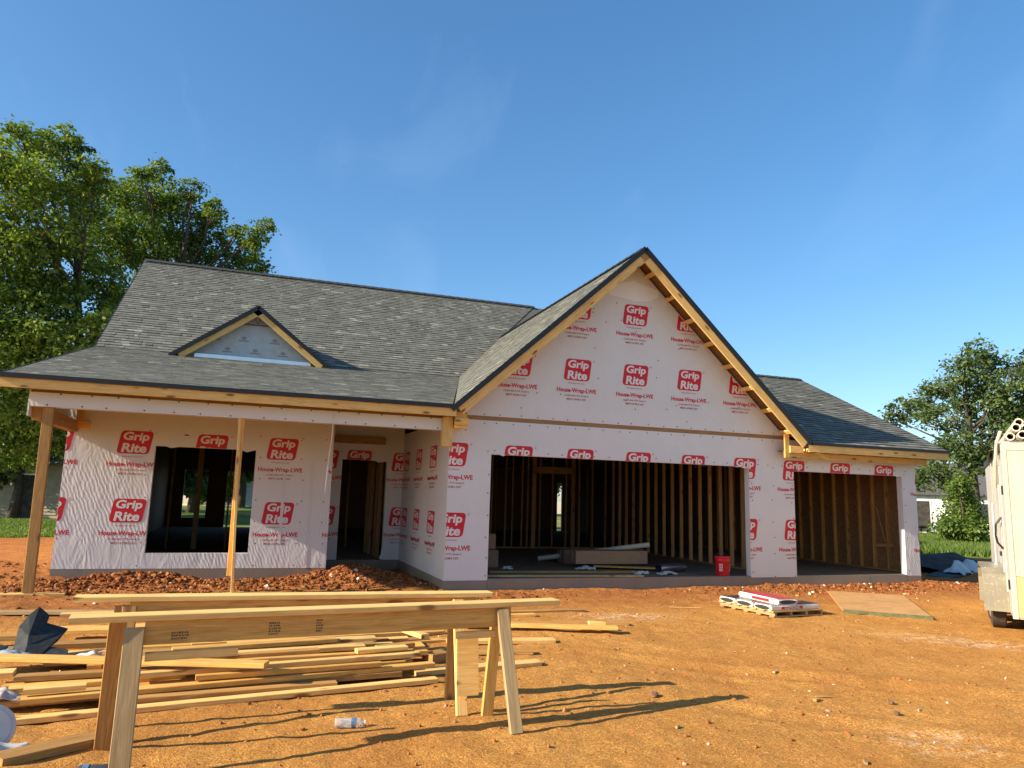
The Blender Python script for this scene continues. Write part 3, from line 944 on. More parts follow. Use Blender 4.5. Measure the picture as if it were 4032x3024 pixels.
# porch beam, posts, rafters
b = MB(); b.prism([(-6.33, -0.19, 2.40), (-6.33, 2.30, 2.40), (-6.33, 2.30, zP(2.30) - 0.06), (-6.33, -0.19, zP(-0.19) - 0.06)], Vector((0.018, 0, 0))); b.build('porch_end_panel', M['wrap'], house, recalc=True)
b = MB(); b.box((-6.325, -0.20, 2.543), (-0.19, -0.02, 2.748)); porch_beam = b.build('porch_beam', M['wrap'], house)
board('side_beam', (-6.24, -0.02, 2.46), (-6.24, 2.31, 2.46), 0.14, 0.20, 'pine_old', house)
board('return_block', (-6.46, 2.26, 2.49), (-5.98, 2.26, 2.49), 0.05, 0.13, 'pine', house)
board('return_block', (-6.13, 2.22, 2.56), (-6.13, 2.22, 2.85), 0.05, 0.12, 'pine', house, (1, 0, 0))
for i in range(11):
    x = -6.25 + i * 0.61
    board('rafter', (x, YE + 0.03, zP(YE) - 0.125), (x, 2.29, zP(2.29) - 0.125), 0.038, 0.14, 'stud', house)
b = MB(); b.box((-6.30, -0.16, 2.752), (-0.2, -0.06, 2.93)); b.build('beam_plate', M['pine_old'], house)
b = MB(); b.box((-1.70, 3.9, 2.52), (-0.45, 4.03, 2.66)); b.build('entry_header', M['pine_old'], house)
board('porch_post', (-6.045, -0.13, gz(-6.05, -0.13) + 0.03), (-6.075, -0.11, 2.54), 0.135, 0.085, 'pine_old', house, (0, 1, 0))
board('porch_post', (-3.41, -0.13, 0.33 - 0.2), (-3.425, -0.11, 2.54), 0.085, 0.085, 'pine', house, (0, 1, 0))
board('porch_post', (-3.352, -0.215, gz(-3.35, -0.2) + 0.03), (-3.455, -0.18, 2.54), 0.04, 0.085, 'pine_pale', house, (0, 1, 0))

# ---------------- interior framing
def studs(xs, ys, z0, z1, w, t, mat='stud'):
    for x in xs:
        for y in ys:
            board('stud', (x, y, z0), (x, y, z1), w, t, mat, house, (1, 0, 0), 0, 0.002)
# partition between the two garages
for i in range(18):
    board('stud', (6.98, 0.35 + i * 0.406, 0.03), (6.98, 0.35 + i * 0.406, 2.79), 0.038, 0.09, 'stud', house, (1, 0, 0), 0, 0.002)
board('bottom_plate', (6.98, 0.2, 0.05), (6.98, 7.3, 0.05), 0.09, 0.038, 'stud', house)
# garage rear partition
for x in (0.4, 0.8, 1.2, 1.6, 2.0, 2.4, 2.8, 3.2, 3.61, 3.82, 4.11, 4.28, 4.66, 5.05, 5.48, 5.90, 6.33, 6.76):
    board('stud', (x, 7.35, 0.03), (x, 7.35, 2.79), 0.09, 0.04, 'stud', house, (1, 0, 0), 0, 0.002)
for x in (4.45, 5.68):
    board('stud', (x, 7.30, 0.03), (x, 7.30, 2.79), 0.09, 0.12, 'stud', house, (1, 0, 0), 0, 0.002)
board('header', (4.4, 7.3, 2.25), (5.7, 7.3, 2.25), 0.09, 0.19, 'stud', house)
board('bottom_plate', (0.2, 7.35, 0.05), (6.9, 7.35, 0.05), 0.09, 0.038, 'stud', house)
# garage left wall studs
for i in range(16):
    y = 0.6 + i * 0.406
    board('stud', (0.20, y, 0.03), (0.20, y, 2.79), 0.038, 0.09, 'stud', house, (1, 0, 0), 0, 0.002)
# single garage outer wall
for i in range(19):
    y = 0.35 + i * 0.406
    board('stud', (XR - 0.07, y, 0.03), (XR - 0.07, y, 2.7), 0.038, 0.09, 'pine_old', house, (1, 0, 0), 0, 0.002)
board('bottom_plate', (XR - 0.07, 0.2, 0.05), (XR - 0.07, 8, 0.05), 0.09, 0.038, 'stud', house)
board('blocking', (XR - 0.07, 0.60, 0.60), (XR - 0.07, 1.12, 0.58), 0.09, 0.075, 'stud', house)
board('brace', (XR - 0.13, 1.01, 1.47), (XR - 0.13, 0.79, 0.68), 0.03, 0.01, 'pine_grey', house)
# rooms behind: a few posts and studs, back partition
for x, y, w in ((-5.6, 7.0, 0.04), (-5.0, 7.0, 0.04), (-4.4, 7.0, 0.12), (-3.7, 7.0, 0.04), (-3.0, 7.0, 0.04), (-2.4, 7.0, 0.04), (-1.1, 8, 0.04), (-0.7, 8.0, 0.04), (-0.45, 5.5, 0.09), (-0.42, 6.2, 0.09), (-0.40, 4.6, 0.09), (-0.40, 5.0, 0.09), (0.9, 10.5, 0.04), (1.8, 10.5, 0.04), (2.9, 11, 0.04), (4, 12, 0.04), (5.2, 13, 0.04), (6.2, 12, 0.04), (7.1, 11, 0.04), (7.9, 11, 0.04)):
    board('stud', (x, y, 0.0), (x, y, 2.85), 0.09, w, 'stud', house, (1, 0, 0), 0, 0.002)

# ---------------- prints on the wrap
def text_geo(s, width, height, shear=0.0, offset=0.0):
    cu = bpy.data.curves.new('t', 'FONT')
    cu.body = s; cu.size = 1; cu.offset = offset; cu.resolution_u = 3; cu.shear = shear
    ob = bpy.data.objects.new('t', cu)
    col.objects.link(ob)
    dg = bpy.context.evaluated_depsgraph_get()
    ev = ob.evaluated_get(dg)
    me = ev.to_mesh()
    v = [tuple(q.co) for q in me.vertices]; f = [tuple(p.vertices) for p in me.polygons]
    ev.to_mesh_clear()
    bpy.data.objects.remove(ob); bpy.data.curves.remove(cu)
    x0 = min(q[0] for q in v); x1 = max(q[0] for q in v); y0 = min(q[1] for q in v); y1 = max(q[1] for q in v)
    return [((q[0] - (x0 + x1) / 2) / (x1 - x0) * width, (q[1] - (y0 + y1) / 2) / (y1 - y0) * height) for q in v], f

TXT = {k: text_geo(*a) for k, a in {
    'grip': ('Grip', 0.425, 0.195, 0.12, 0.035), 'rite': ('Rite', 0.41, 0.165, 0.12, 0.035),
    'www': ('www.grip-rite.com', 0.34, 0.032, 0, 0.01), 'hw': ('House-Wrap-LWE', 0.81, 0.108, 0, 0.03),
    'l1': ('(1) 855-658-7779, Grade D', 0.50, 0.040, 0, 0.016), 'l2': ('MEETS ASTM E 2357', 0.40, 0.036, 0, 0.016)}.items()}

def logo_bm(part):
    bm = bmesh.new()
    def poly(pts, y, mi):
        f = bm.faces.new([bm.verts.new((p[0], -y, p[1])) for p in pts]); f.material_index = mi
    def rounded(w, h, r, skew, cx=0, cz=0):
        out = []
        for sx, sz, a0 in ((1, 1, 0), (-1, 1, 90), (-1, -1, 180), (1, -1, 270)):
            for k in range(5):
                a = R(a0 + k * 22.5)
                x = sx * (w / 2 - r) + r * math.cos(a); z = sz * (h / 2 - r) + r * math.sin(a)
                out.append((cx + x + skew * z, cz + z))
        return out
    if part == 'badge':
        poly(rounded(0.53, 0.415, 0.065, 0.14), 0.0, 0)
    ring = [(0.335 + 0.022 * math.cos(a * R(45)), 0.185 + 0.022 * math.sin(a * R(45))) for a in range(8)]
    if part == 'lines':
        poly(ring, 0.0, 3)
    def put(k, cx, cz, mi, y):
        v, f = TXT[k]
        vs = [bm.verts.new((p[0] + cx, -y, p[1] + cz)) for p in v]
        for q in f:
            try:
                fc = bm.faces.new([vs[i] for i in q]); fc.material_index = mi
            except ValueError:
                pass
    if part == 'badge':
        put('grip', 0.012, 0.088, 1, 0.0015)
        put('rite', -0.012, -0.102, 1, 0.0015)
    else:
        put('www', -0.03, -0.262, 2, 0)
        put('hw', -0.02, -0.405, 0, 0)
        put('l1', -0.02, -0.50, 2, 0)
        put('l2', -0.02, -0.565, 2, 0)
    bmesh.ops.recalc_face_normals(bm, faces=bm.faces)
    for f in bm.faces:
        if f.normal.y > 0: f.normal_flip()
    return bm
M['red_fine'] = plain('fine_red_print', (0.40, 0.035, 0.045), 0.5, 0.1, 30)
M['red_pale'] = plain('pale_red_print', (0.62, 0.36, 0.36), 0.5, 0.1, 30)
LOGO = {'badge': logo_bm('badge'), 'lines': logo_bm('lines')}
def logo(x, y, z, parent, clips=(), facing='front'):
    """clips: list of (point(x,z), normal(x,z)) relative to the logo centre; the side the normal points to is kept"""
    T = Matrix.Translation((x, y, z))
    if facing == 'left':
        T = T @ Matrix.Rotation(R(-90), 4, 'Z')
    for part, nm in (('badge', 'printed_logo'), ('lines', 'printed_lettering')):
        bm = LOGO[part].copy()
        for (cx, cz), (nx, nz_) in clips:
            bmesh.ops.bisect_plane(bm, geom=bm.verts[:] + bm.edges[:] + bm.faces[:], plane_co=(cx, 0, cz), plane_no=(nx, 0, nz_), clear_inner=True)
        if bm.faces:
            me = bpy.data.meshes.new(nm)
            bm.to_mesh(me)
            for m in ('red', 'print_white', 'red_fine', 'red_pale'):
                me.materials.append(M[m])
            o = link(bpy.data.objects.new(nm, me), parent, T)
            o['kind'] = 'stuff'
        bm.free()

PX = 1.2215
gy = -0.003
for k in range(-1, 9):
    cx = 0.0635 + PX * (k if k > 0 else 0) if k >= 0 else None
    if cx is None: continue
    for cz in (2.15, 0.938):
        top = cz > 2
        if k == 0:
            logo(cx, gy, cz, garage_wall, [((0.004 - cx, 0), (1, 0))])
        elif k <= 4:
            if top: logo(cx, gy, cz, garage_wall, [((0, 2.184 - cz), (0, 1))])
        elif k == 5:
            logo(cx, gy, cz, garage_wall, [((6.27 - cx, 0), (1, 0))])
            if top: logo(cx, gy, cz, garage_wall, [((6.27 - cx, 0), (-1, 0)), ((0, 2.184 - cz), (0, 1))])
        elif k == 6:
            logo(cx, gy, cz, garage_wall, [((7.391 - cx, 0), (-1, 0))])
            if top: logo(cx, gy, cz, garage_wall, [((7.391 - cx, 0), (1, 0)), ((0, 2.144 - cz), (0, 1))])
        elif k in (7, 8):
            if top: logo(cx - 0.012 * (k - 6), gy, cz, garage_wall, [((0, 2.144 - cz), (0, 1))])
logo(10.985, gy, 2.15, garage_wall, [((XR - 0.003 - 10.985, 0), (-1, 0))])
logo(10.985, gy, 0.938, garage_wall, [((XR - 0.003 - 10.985, 0), (-1, 0))])
dn = 0.13
for k, cx in enumerate((1.235, 2.44, 3.675, 4.895, 6.11)):
    logo(cx, -0.0075, 3.848, gable_wall, [((GL.x - cx, GL.z - dn - 3.848), (nL.x * -1, nL.z * -1)), ((GR.x - cx, GR.z - dn - 3.848), (nR.x * -1, nR.z * -1))])
for k, cx in enumerate((2.44, 3.675, 4.895)):
    logo(cx, -0.0075, 5.05, gable_wall, [((GL.x - cx, GL.z - dn - 5.05), (nL.x * -1, nL.z * -1)), ((GR.x - cx, GR.z - dn - 5.05), (nR.x * -1, nR.z * -1))])
py = 2.308
for cz in (2.225, 1.01):
    logo(-5.235, py, cz, porch_wall, [((-4.902 + 5.235, 0), (-1, 0))])
    logo(-2.685, py, cz, porch_wall, [((-3.165 + 2.685, 0), (1, 0))])
    logo(-1.42, py, cz, porch_wall, [((-1.74 + 1.42, 0), (-1, 0))])
    logo(-6.50, py, cz, porch_wall, [((-6.322 + 6.50, 0), (1, 0))])
logo(-3.955, py, 2.225, porch_wall, [((0, 2.184 - 2.225), (0, 1))])
ey = 4.036
logo(-1.0, ey, 2.17, entry_wall, [((0, 2.166 - 2.17), (0, 1))])
for cz in (2.15, 0.938):
    logo(0.02, ey, cz, entry_wall, [((-0.006 - 0.02, 0), (-1, 0)), ((-0.372 - 0.02, 0), (1, 0))])
    logo(-1.72, ey, cz, entry_wall, [((-1.357 + 1.72, 0), (-1, 0)), ((-1.736 + 1.72, 0), (1, 0))])
    for yy in (3.62, 2.40, 1.14):
        cl = []
        if yy > 3.5: cl = [((4.03 - yy, 0), (-1, 0))]
        # on this face the local x axis runs towards -y
        cl = [((-(4.03 - yy), 0), (1, 0))]
        logo(-0.003, yy, cz, entry_side_wall, cl, 'left')
for q_ in LOGO.values(): q_.free()
# faint marks on the grey dormer underlay
for (x, z) in ((-4.2, 4.78), (-3.62, 4.80), (-2.95, 4.80), (-3.95, 4.52), (-3.36, 4.53), (-2.75, 4.52)):
    b = MB()
    b.box((x - 0.11, 4.976, z - 0.03), (x + 0.11, 4.9785, z + 0.0))
    b.quad([(x + 0.06 * math.cos(k * R(45)), 4.9765, z + 0.05 + 0.04 * math.sin(k * R(45))) for k in range(8)][::-1])
    b.build('printed_mark', M['mark_grey'], dormer_wall)

# cap nails
b = MB()
def nail(x, y, z, r=0.013):
    b.quad([(x + r * math.cos(k * R(60)), y, z + r * math.sin(k * R(60))) for k in range(6)][::-1])
rn = random.Random(4)
for i in range(22): nail(0.3 + i * 0.33 + rn.uniform(-0.05, 0.05), -0.008, 2.895 + rn.uniform(-0.01, 0.01))
for i in range(24): nail(0.3 + i * 0.30 + rn.uniform(-0.05, 0.05), -0.004, 2.735 + rn.uniform(-0.01, 0.01))
for i in range(32): nail(0.85 + i * 0.33 + rn.uniform(-0.05, 0.05), -0.004, 2.24 + rn.uniform(-0.012, 0.012))
for i in range(7):
    for x in (0.73, 6.33, 7.33, 10.38, 6.85): nail(x + rn.uniform(-0.02, 0.02), -0.004, 0.06 + i * 0.36 + rn.uniform(-0.05, 0.05))
for i in range(34):
    x = rn.uniform(1.2, 6.3); z = rn.uniform(3.0, 5.4)
    if z < min(zL(x), zR(x)) - 0.4: nail(x, -0.008, z)
for i in range(16): nail(-6.1 + i * 0.42 + rn.uniform(-0.08, 0.08), -0.204, 2.57); nail(-6.0 + i * 0.40 + rn.uniform(-0.08, 0.08), -0.204, 2.735)
for i in range(7):
    for x in (-5.0, -3.08, -1.85, -4.4, -2.3): nail(x + rn.uniform(-0.03, 0.03), 2.307, 0.05 + i * 0.4 if x != -4.4 else 2.4)
tag(b.build('cap_nails', M['nail'], house), kind='stuff')
# seam tape strips of the porch wall and loose wrap corners over the openings
b = MB()
for x, z0, z1 in ((-2.62, 0.45, 1.75), (-2.12, 0.0, 2.0)):
    b.box((x - 0.025, 2.3055, z0), (x + 0.025, 2.3095, z1))
b.build('seam_tape', M['wrap'], house)
def flap(pts, y, parent):
    b = MB(); b.prism([(p[0], y, p[1]) for p in pts], Vector((0, 0.003, 0))); return b.build('wrap_flap', M['wrap_loose'], parent, recalc=True)
flap([(-4.90, 2.20), (-4.72, 2.178), (-4.64, 2.15), (-4.5, 2.18), (-4.4, 2.20)], 2.314, porch_wall)
flap([(-3.5, 2.20), (-3.33, 2.135), (-3.22, 2.17), (-3.167, 2.20)], 2.314, porch_wall)
flap([(0.778, 2.20), (0.92, 2.19), (1.0, 2.155), (1.06, 2.185), (1.1, 2.20)], 0.004, garage_wall)
flap([(5.85, 2.20), (5.98, 2.165), (6.08, 2.175), (6.16, 2.15), (6.268, 2.16), (6.268, 2.20)], 0.004, garage_wall)
flap([(10.08, 2.16), (10.2, 2.115), (10.32, 2.14), (10.32, 2.16)], 0.004, garage_wall)
flap([(-0.70, 2.18), (-0.55, 2.12), (-0.374, 2.155), (-0.374, 2.18)], 4.043, entry_wall)
flap([(-0.374, 0.30), (-0.40, 0.12), (-0.44, 0.03), (-0.374, 0.0)], 4.043, entry_wall)
# hanging cord on the porch beam
b = MB(); b.tube([(-2.02, -0.21, 2.70), (-2.03, -0.21, 2.3), (-2.06, -0.215, 1.9), (-2.065, -0.21, 1.78), (-2.075, -0.21, 1.55), (-2.08, -0.21, 1.42)], [0.006, 0.005, 0.005, 0.012, 0.012, 0.003], 6)
tag(b.build('hanging_cord', M['print_white']), 'white cord dangling from the porch beam in front of the doorway', 'cord')

# ------------------------------------------------------------------ sawhorses
def sawhorse(label, pl, pr, beamx, legs, extra=None, mats=('pine_pale', 'pine', 'pine_old')):
    """pl, pr: ends of the top plank (top surface centre line)"""
    pl = Vector(pl); pr = Vector(pr)
    d = (pr - pl).normalized()
    c = (pl + pr) / 2
    t = empty('sawhorse', (c.x, c.y, gz(c.x, c.y)), 0, label, 'sawhorse', 'sawhorses')
    board('top_plank', pl + Vector((0, 0, -0.019)), pr + Vector((0, 0, -0.019)), 0.14, 0.038, mats[0], t)
    q0 = pl + d * beamx[0]; q1 = pl + d * beamx[1]
    down = Vector((0, 0, -0.038 - 0.072))
    side = Vector((-d.y, d.x, 0))
    board('beam', q0 + down - side * 0.021, q1 + down - side * 0.021, 0.038, 0.14, mats[1], t)
    board('beam', q0 + d * 0.03 + down + side * 0.021, q1 - d * 0.02 + down + side * 0.021, 0.038, 0.14, mats[2], t)
    for (top, foot, w, th, m) in legs:
        f = Vector((foot[0], foot[1], gz(foot[0], foot[1]) + 0.0))
        board('leg', top, f, w, th, m, t, (0, -1, 0.25))
    return t
fs = sawhorse('near sawhorse with a long pale plank top and stamped beam', (-4.14, -7.315, 0.668), (-0.90, -6.935, 0.655), (0.40, 2.86),
    [((-3.915, -7.10, 0.62), (-3.955, -6.89), 0.095, 0.038, 'pine_old'), ((-3.79, -7.325, 0.595), (-3.775, -7.50), 0.11, 0.038, 'pine_grey'),
     ((-1.375, -7.05, 0.60), (-1.345, -7.335), 0.09, 0.038, 'pine_grey'), ((-1.37, -6.925, 0.58), (-1.405, -6.85), 0.085, 0.038, 'pine')])
board('brace_block', (-3.72, -7.335, 0.425), (-3.20, -7.275, 0.425), 0.038, 0.05, 'pine_pale', fs)
board('brace_block', (-1.72, -7.06, 0.43), (-1.42, -7.03, 0.43), 0.038, 0.05, 'pine_pale', fs)
# ink stamps on the beam
M['ink'] = plain('ink_stamp', (0.10, 0.07, 0.045), 0.7, 0.3, 40)
b = MB()
rs = random.Random(9)
def stamp(bx, t0, z0, lines_, wid):
    p0 = Vector((-4.14, -7.315, 0)); d = (Vector((-0.90, -6.935, 0)) - p0).normalized(); nrm = Vector((d.y, -d.x, 0))
    for r in range(lines_):
        x = t0
        while x < t0 + wid:
            w = rs.uniform(0.006, 0.014)
            a = p0 + d * x + nrm * 0.0412; e = p0 + d * (x + w) + nrm * 0.0412
            zz = z0 - r * 0.017
            b.quad([(a.x, a.y, zz), (e.x, e.y, zz), (e.x, e.y, zz + 0.010), (a.x, a.y, zz + 0.010)])
            x += w + rs.uniform(0.003, 0.007)
stamp(b, 0.55, 0.545, 3, 0.09); stamp(b, 1.12, 0.575, 5, 0.06); stamp(b, 1.42, 0.58, 5, 0.035)
tag(b.build('ink_stamps', M['ink'], fs), kind='stuff')
bs = sawhorse('far sawhorse standing just behind the near one', (-4.29, -6.42, 0.668), (-1.26, -6.39, 0.648), (0.35, 2.90),
    [((-3.99, -6.45, 0.60), (-3.955, -6.47), 0.09, 0.038, 'pine_old'), ((-3.93, -6.52, 0.60), (-3.90, -6.80), 0.09, 0.038, 'pine_old'),
     ((-1.563, -6.50, 0.60), (-1.585, -6.80), 0.085, 0.038, 'pine_pale'), ((-1.56, -6.37, 0.60), (-1.545, -6.30), 0.085, 0.038, 'pine_old')])
b = MB(); b.box((-1.63, -6.775, -0.07), (-1.46, -6.755, 0.345)); b.build('gusset', M['pine_pale'], bs, Matrix.Translation((-1.5, -6.7, 0.15)) @ Matrix.Rotation(R(-8), 4, 'X') @ Matrix.Translation((1.5, 6.7, -0.15)))

# ------------------------------------------------------------------ lumber lying about
G_ = 'lumber in the scrap pile'
LUM = [
 # p0, p1 (x, y), z of the centre (None = on the ground), width, thickness, material, label
 ((-4.66, -6.19), (-1.53, -5.77), None, 0.089, 0.04, 'pine_pale', 'long pale stud along the near edge of the scrap pile'),
 ((-4.64, -5.98), (-1.50, -5.52), -0.11, 0.089, 0.04, 'pine', 'long yellow stud second from the near edge of the pile'),
 ((-4.64, -5.93), (-4.25, -5.87), -0.065, 0.089, 0.04, 'pine_pale', 'short cut-off stud with a slanted sawn end on the pile'),
 ((-5.35, -4.98), (-2.97, -5.80), 0.02, 0.14, 0.04, 'pine', 'wide board lying aslant across the top of the pile'),
 ((-5.4, -5.42), (-4.84, -5.38), -0.04, 0.14, 0.04, 'pine_pale', 'stubby pale board end below the aslant board'),
 ((-4.80, -5.50), (-3.1, -5.42), -0.06, 0.14, 0.04, 'pine_old', 'brown stamped board tucked beneath the aslant board'),
 ((-4.80, -5.66), (-3.6, -5.45), -0.11, 0.14, 0.04, 'pine', 'board showing arched end grain beneath the stamped one'),
 ((-4.72, -5.78), (-2.1, -5.40), -0.14, 0.12, 0.04, 'pine', 'slant-ended board low in the pile'),
 ((-3.95, -5.62), (-1.60, -5.36), -0.05, 0.089, 0.04, 'pine_pale', 'stud with a white-painted end in the pile'),
 ((-3.2, -5.30), (-1.62, -5.20), -0.05, 0.089, 0.04, 'pine', 'stud pointing at the far sawhorse legs'),
 ((-2.18, -5.33), (-1.70, -5.25), 0.0, 0.089, 0.035, 'pine_pale', 'short thin offcut on top of the pile beside the far sawhorse'),
 ((-3.97, -5.12), (-2.05, -4.93), -0.04, 0.12, 0.04, 'pine_pale', 'broad board in the middle of the pile'),
 ((-2.42, -4.90), (-1.93, -4.80), -0.05, 0.12, 0.04, 'pine_old', 'brown offcut behind the broad board'),
 ((-1.92, -4.92), (-1.55, -4.82), -0.06, 0.12, 0.04, 'pine_old', 'reddish offcut beside the aslant short piece'),
 ((-3.62, -4.52), (-1.47, -4.34), -0.04, 0.12, 0.04, 'pine', 'long board at the back of the pile beneath the plank'),
 ((-1.60, -4.55), (-1.45, -4.95), 0.04, 0.10, 0.045, 'pine_pale', 'short block propped crosswise on the pile'),
 ((-1.42, -4.95), (-1.13, -4.80), None, 0.16, 0.09, 'pine_old', 'dark timber block at the pile end'),
 ((-1.66, -5.44), (-0.38, -5.33), None, 0.14, 0.04, 'pine_pale', 'pale board on bare clay behind the far sawhorse legs'),
 ((-0.6, -2.3), (1.56, -2.28), None, 0.10, 0.04, 'pine_old', 'lone stud on the clay closest to the garage'),
 ((-0.2, -2.62), (0.62, -2.66), None, 0.09, 0.04, 'pine', 'short stud next to the lone stud near the garage'),
 ((-0.3, -3.05), (1.62, -3.48), None, 0.14, 0.04, 'pine_old', 'brown board ending beside the chalky patch'),
 ((-0.6, -3.30), (1.21, -3.97), -0.135, 0.14, 0.04, 'pine', 'yellow board crossing the brown board near the chalky patch'),
 ((0.92, -3.76), (1.12, -3.80), -0.10, 0.09, 0.04, 'pine_pale', 'small cut block sitting on the yellow board'),
 ((-1.0, -4.10), (0.23, -4.28), None, 0.14, 0.04, 'pine_pale', 'board behind the sawhorse with its end over bare clay'),
 ((-1.2, -4.55), (-0.26, -4.86), None, 0.14, 0.04, 'pine_old', 'half-buried board in front of the far sawhorse gusset'),
 ((-6.6, -1.25), (-3.6, -1.80), None, 0.10, 0.045, 'pine_grey', 'long weathered grey board on the ground by the porch post'),
 ((-5.05, -2.95), (-3.0, -2.80), 0.02, 0.14, 0.04, 'pine_pale', 'knotty board end sticking out behind the black felt'),
 ((-4.95, -3.57), (-2.6, -3.75), -0.04, 0.18, 0.04, 'pine', 'sunlit wide board beside the black felt'),
 ((-4.90, -4.13), (-2.9, -4.05), -0.07, 0.16, 0.05, 'pine_old', 'brown board beneath the corner of the black felt'),
 ((-4.85, -4.52), (-3.0, -4.38), -0.12, 0.14, 0.05, 'pine_old', 'lowest brown board by the black felt'),
 ((-6.3, -3.45), (-5.15, -3.50), -0.10, 0.14, 0.05, 'pine_old', 'reddish board poking out beyond the black felt'),
 ((-6.2, -3.95), (-5.1, -3.98), -0.13, 0.14, 0.05, 'pine_grey', 'dull board low down beyond the black felt'),
 ((-3.98, -4.95), (-2.2, -4.62), -0.09, 0.14, 0.04, 'pine_old', 'board wedged in the heart of the pile'),
 ((-3.5, -5.78), (-2.0, -5.62), -0.06, 0.05, 0.04, 'pine', 'narrow batten between the two long studs'),
 ((-3.4, -4.25), (-1.2, -3.95), None, 0.14, 0.04, 'pine_old', 'shaded board behind the whole pile'),
 ((-3.1, -3.9), (-0.9, -3.55), None, 0.12, 0.04, 'pine', 'rearmost sunlit board of the pile'),
 ((-4.1, -5.35), (-1.95, -5.08), -0.10, 0.14, 0.04, 'pine', 'wide board filling the lower middle of the pile'),
 ((-3.9, -4.78), (-1.7, -4.58), -0.10, 0.14, 0.04, 'pine_pale', 'pale board low behind the broad board of the pile'),
 ((-3.75, -4.98), (-2.3, -4.75), 0.0, 0.10, 0.04, 'pine', 'narrow board riding on top of the middle of the pile'),
 ((-3.3, -4.70), (-1.9, -4.66), -0.02, 0.14, 0.04, 'pine_pale', 'pale board on top behind the narrow one'),
 ((-3.6, -5.28), (-2.5, -5.16), -0.02, 0.09, 0.04, 'pine_old', 'dark-stained stud resting on the broad board'),
 ((-4.2, -4.30), (-2.0, -4.18), -0.10, 0.16, 0.05, 'pine', 'thick board under the rear boards of the pile'),
 ((-4.0, -5.98), (-2.4, -5.80), -0.155, 0.089, 0.04, 'pine_old', 'stud lying between the near-edge studs on the clay'),
 ((-2.9, -5.52), (-1.75, -5.40), -0.10, 0.12, 0.04, 'pine', 'board whose end peeks out beside the white-ended stud'),
 ((-4.7, -3.9), (-3.2, -3.88), -0.12, 0.14, 0.05, 'pine_old', 'old board bridging the felt and the rear boards'),
 ((-5.0, -3.25), (-3.4, -3.2), -0.08, 0.16, 0.05, 'pine', 'sunlit plank low behind the felt'),
 ((-3.3, -3.45), (-1.4, -3.2), -0.13, 0.14, 0.04, 'pine_pale', 'pale board farthest back in the scrap pile'),
 ((-1.6, -4.05), (-0.4, -3.9), None, 0.12, 0.04, 'pine', 'board end behind the far sawhorse gusset plate'),
 ((-4.47, -7.10), (-4.0, -6.74), None, 0.16, 0.05, 'pine_old', 'wedge-shaped scrap board before the near sawhorse leg'),
 ((-4.22, -7.48), (-4.02, -7.375), None, 0.10, 0.04, 'pine_pale', 'stub of board cut by the bottom edge of the picture'),
]
for i, (a, c, z, w, th, mt, lab) in enumerate(LUM):
    if z is None:
        z0 = gz(*a) + th * 0.45; z1 = gz(*c) + th * 0.45
    else:
        z0 = z1 = z
    rr = random.Random(i)
    o = board('board', (a[0], a[1], z0 + rr.uniform(-0.006, 0.006)), (c[0], c[1], z1 + rr.uniform(-0.006, 0.006)), w, th, mt, None, (rr.uniform(-.06, .06), rr.uniform(-.05, .05), 1))
    tag(o, lab, 'board', G_ if i < 18 else 'loose boards on the ground')
ORD = ('first', 'second', 'third', 'fourth', 'fifth', 'sixth', 'seventh', 'eighth', 'ninth', 'tenth', 'eleventh', 'twelfth')
for i in range(12):
    rr = random.Random(100 + i)
    y = -5.72 + i * 0.172
    x0 = -4.75 + rr.uniform(-0.25, 0.55); x1 = -1.75 + rr.uniform(-0.5, 0.45)
    z = -0.165 + 0.012 * (i % 3) + min(i, 11 - i) * 0.006
    o = board('board', (x0, y - 0.09, z), (x1, y + 0.13 + rr.uniform(-.06, .06), z + rr.uniform(0, 0.015)), rr.choice((0.14, 0.18, 0.18)), 0.045, rr.choice(('pine', 'pine', 'pine_old', 'pine_pale')), None, (rr.uniform(-.08, .08), rr.uniform(-.12, .12), 1))
    tag(o, 'bottom-layer board of the scrap pile, %s from its near edge' % ORD[i], 'board', G_)
for (x, y, lab) in ((-6.0, -0.1, 'pale footing plank under the outer porch post'), (-3.33, -0.2, 'square footing block under the middle porch post')):
    L = 0.42 if x < -5 else 0.15
    tag(board('footing_plank', (x - L, y - 0.02, gz(x - L, y) + 0.012), (x + L, y, gz(x + L, y) + 0.012), 0.19, 0.035, 'pine_pale'), lab, 'plank')
# splinters
for (x, y, a, L, lab) in ((-2.35, -6.42, 0.1, 0.16, 'thin pale wood sliver beyond the plastic bottle'), (3.4, -2.1, -0.35, 0.5, 'thin pale lath lying on the clay in front of the garage')):
    tag(board('sliver', (x - L / 2 * math.cos(a), y - L / 2 * math.sin(a), gz(x, y) + 0.006), (x + L / 2 * math.cos(a), y + L / 2 * math.sin(a), gz(x, y) + 0.006), 0.02, 0.008, 'pine_pale', None), lab, 'wood scrap')

for (x, y, a, L, w, lab) in ((1.43, -7.12, 0.2, 0.055, 0.035, 'small cut wood block on the clay past the shadow tips'), (1.56, -7.06, -0.3, 0.14, 0.014, 'thin wood stick beside the small cut block'), (-0.14, -7.46, 0.5, 0.04, 0.02, 'wood chip near the bottom of the long plank shadow'), (0.66, -8.4, 0.9, 0.04, 0.025, 'wood chip low in the bare yard'), (1.80, -6.15, 0.4, 0.06, 0.03, 'dark wood chip in the middle of the yard'), (7.35, -1.05, 0.1, 0.32, 0.11, 'pale broken block lying by the plywood sheet')):
    mt = 'pine_grey' if 'chip' in lab else 'pine_old'
    tag(board('wood_chip', (x - L / 2 * math.cos(a), y - L / 2 * math.sin(a), gz(x, y) + 0.012), (x + L / 2 * math.cos(a), y + L / 2 * math.sin(a), gz(x, y) + 0.014), w, min(w, 0.018), mt, None, (0.3, 0.2, 1)), lab, 'wood scrap', 'wood scraps on the clay')
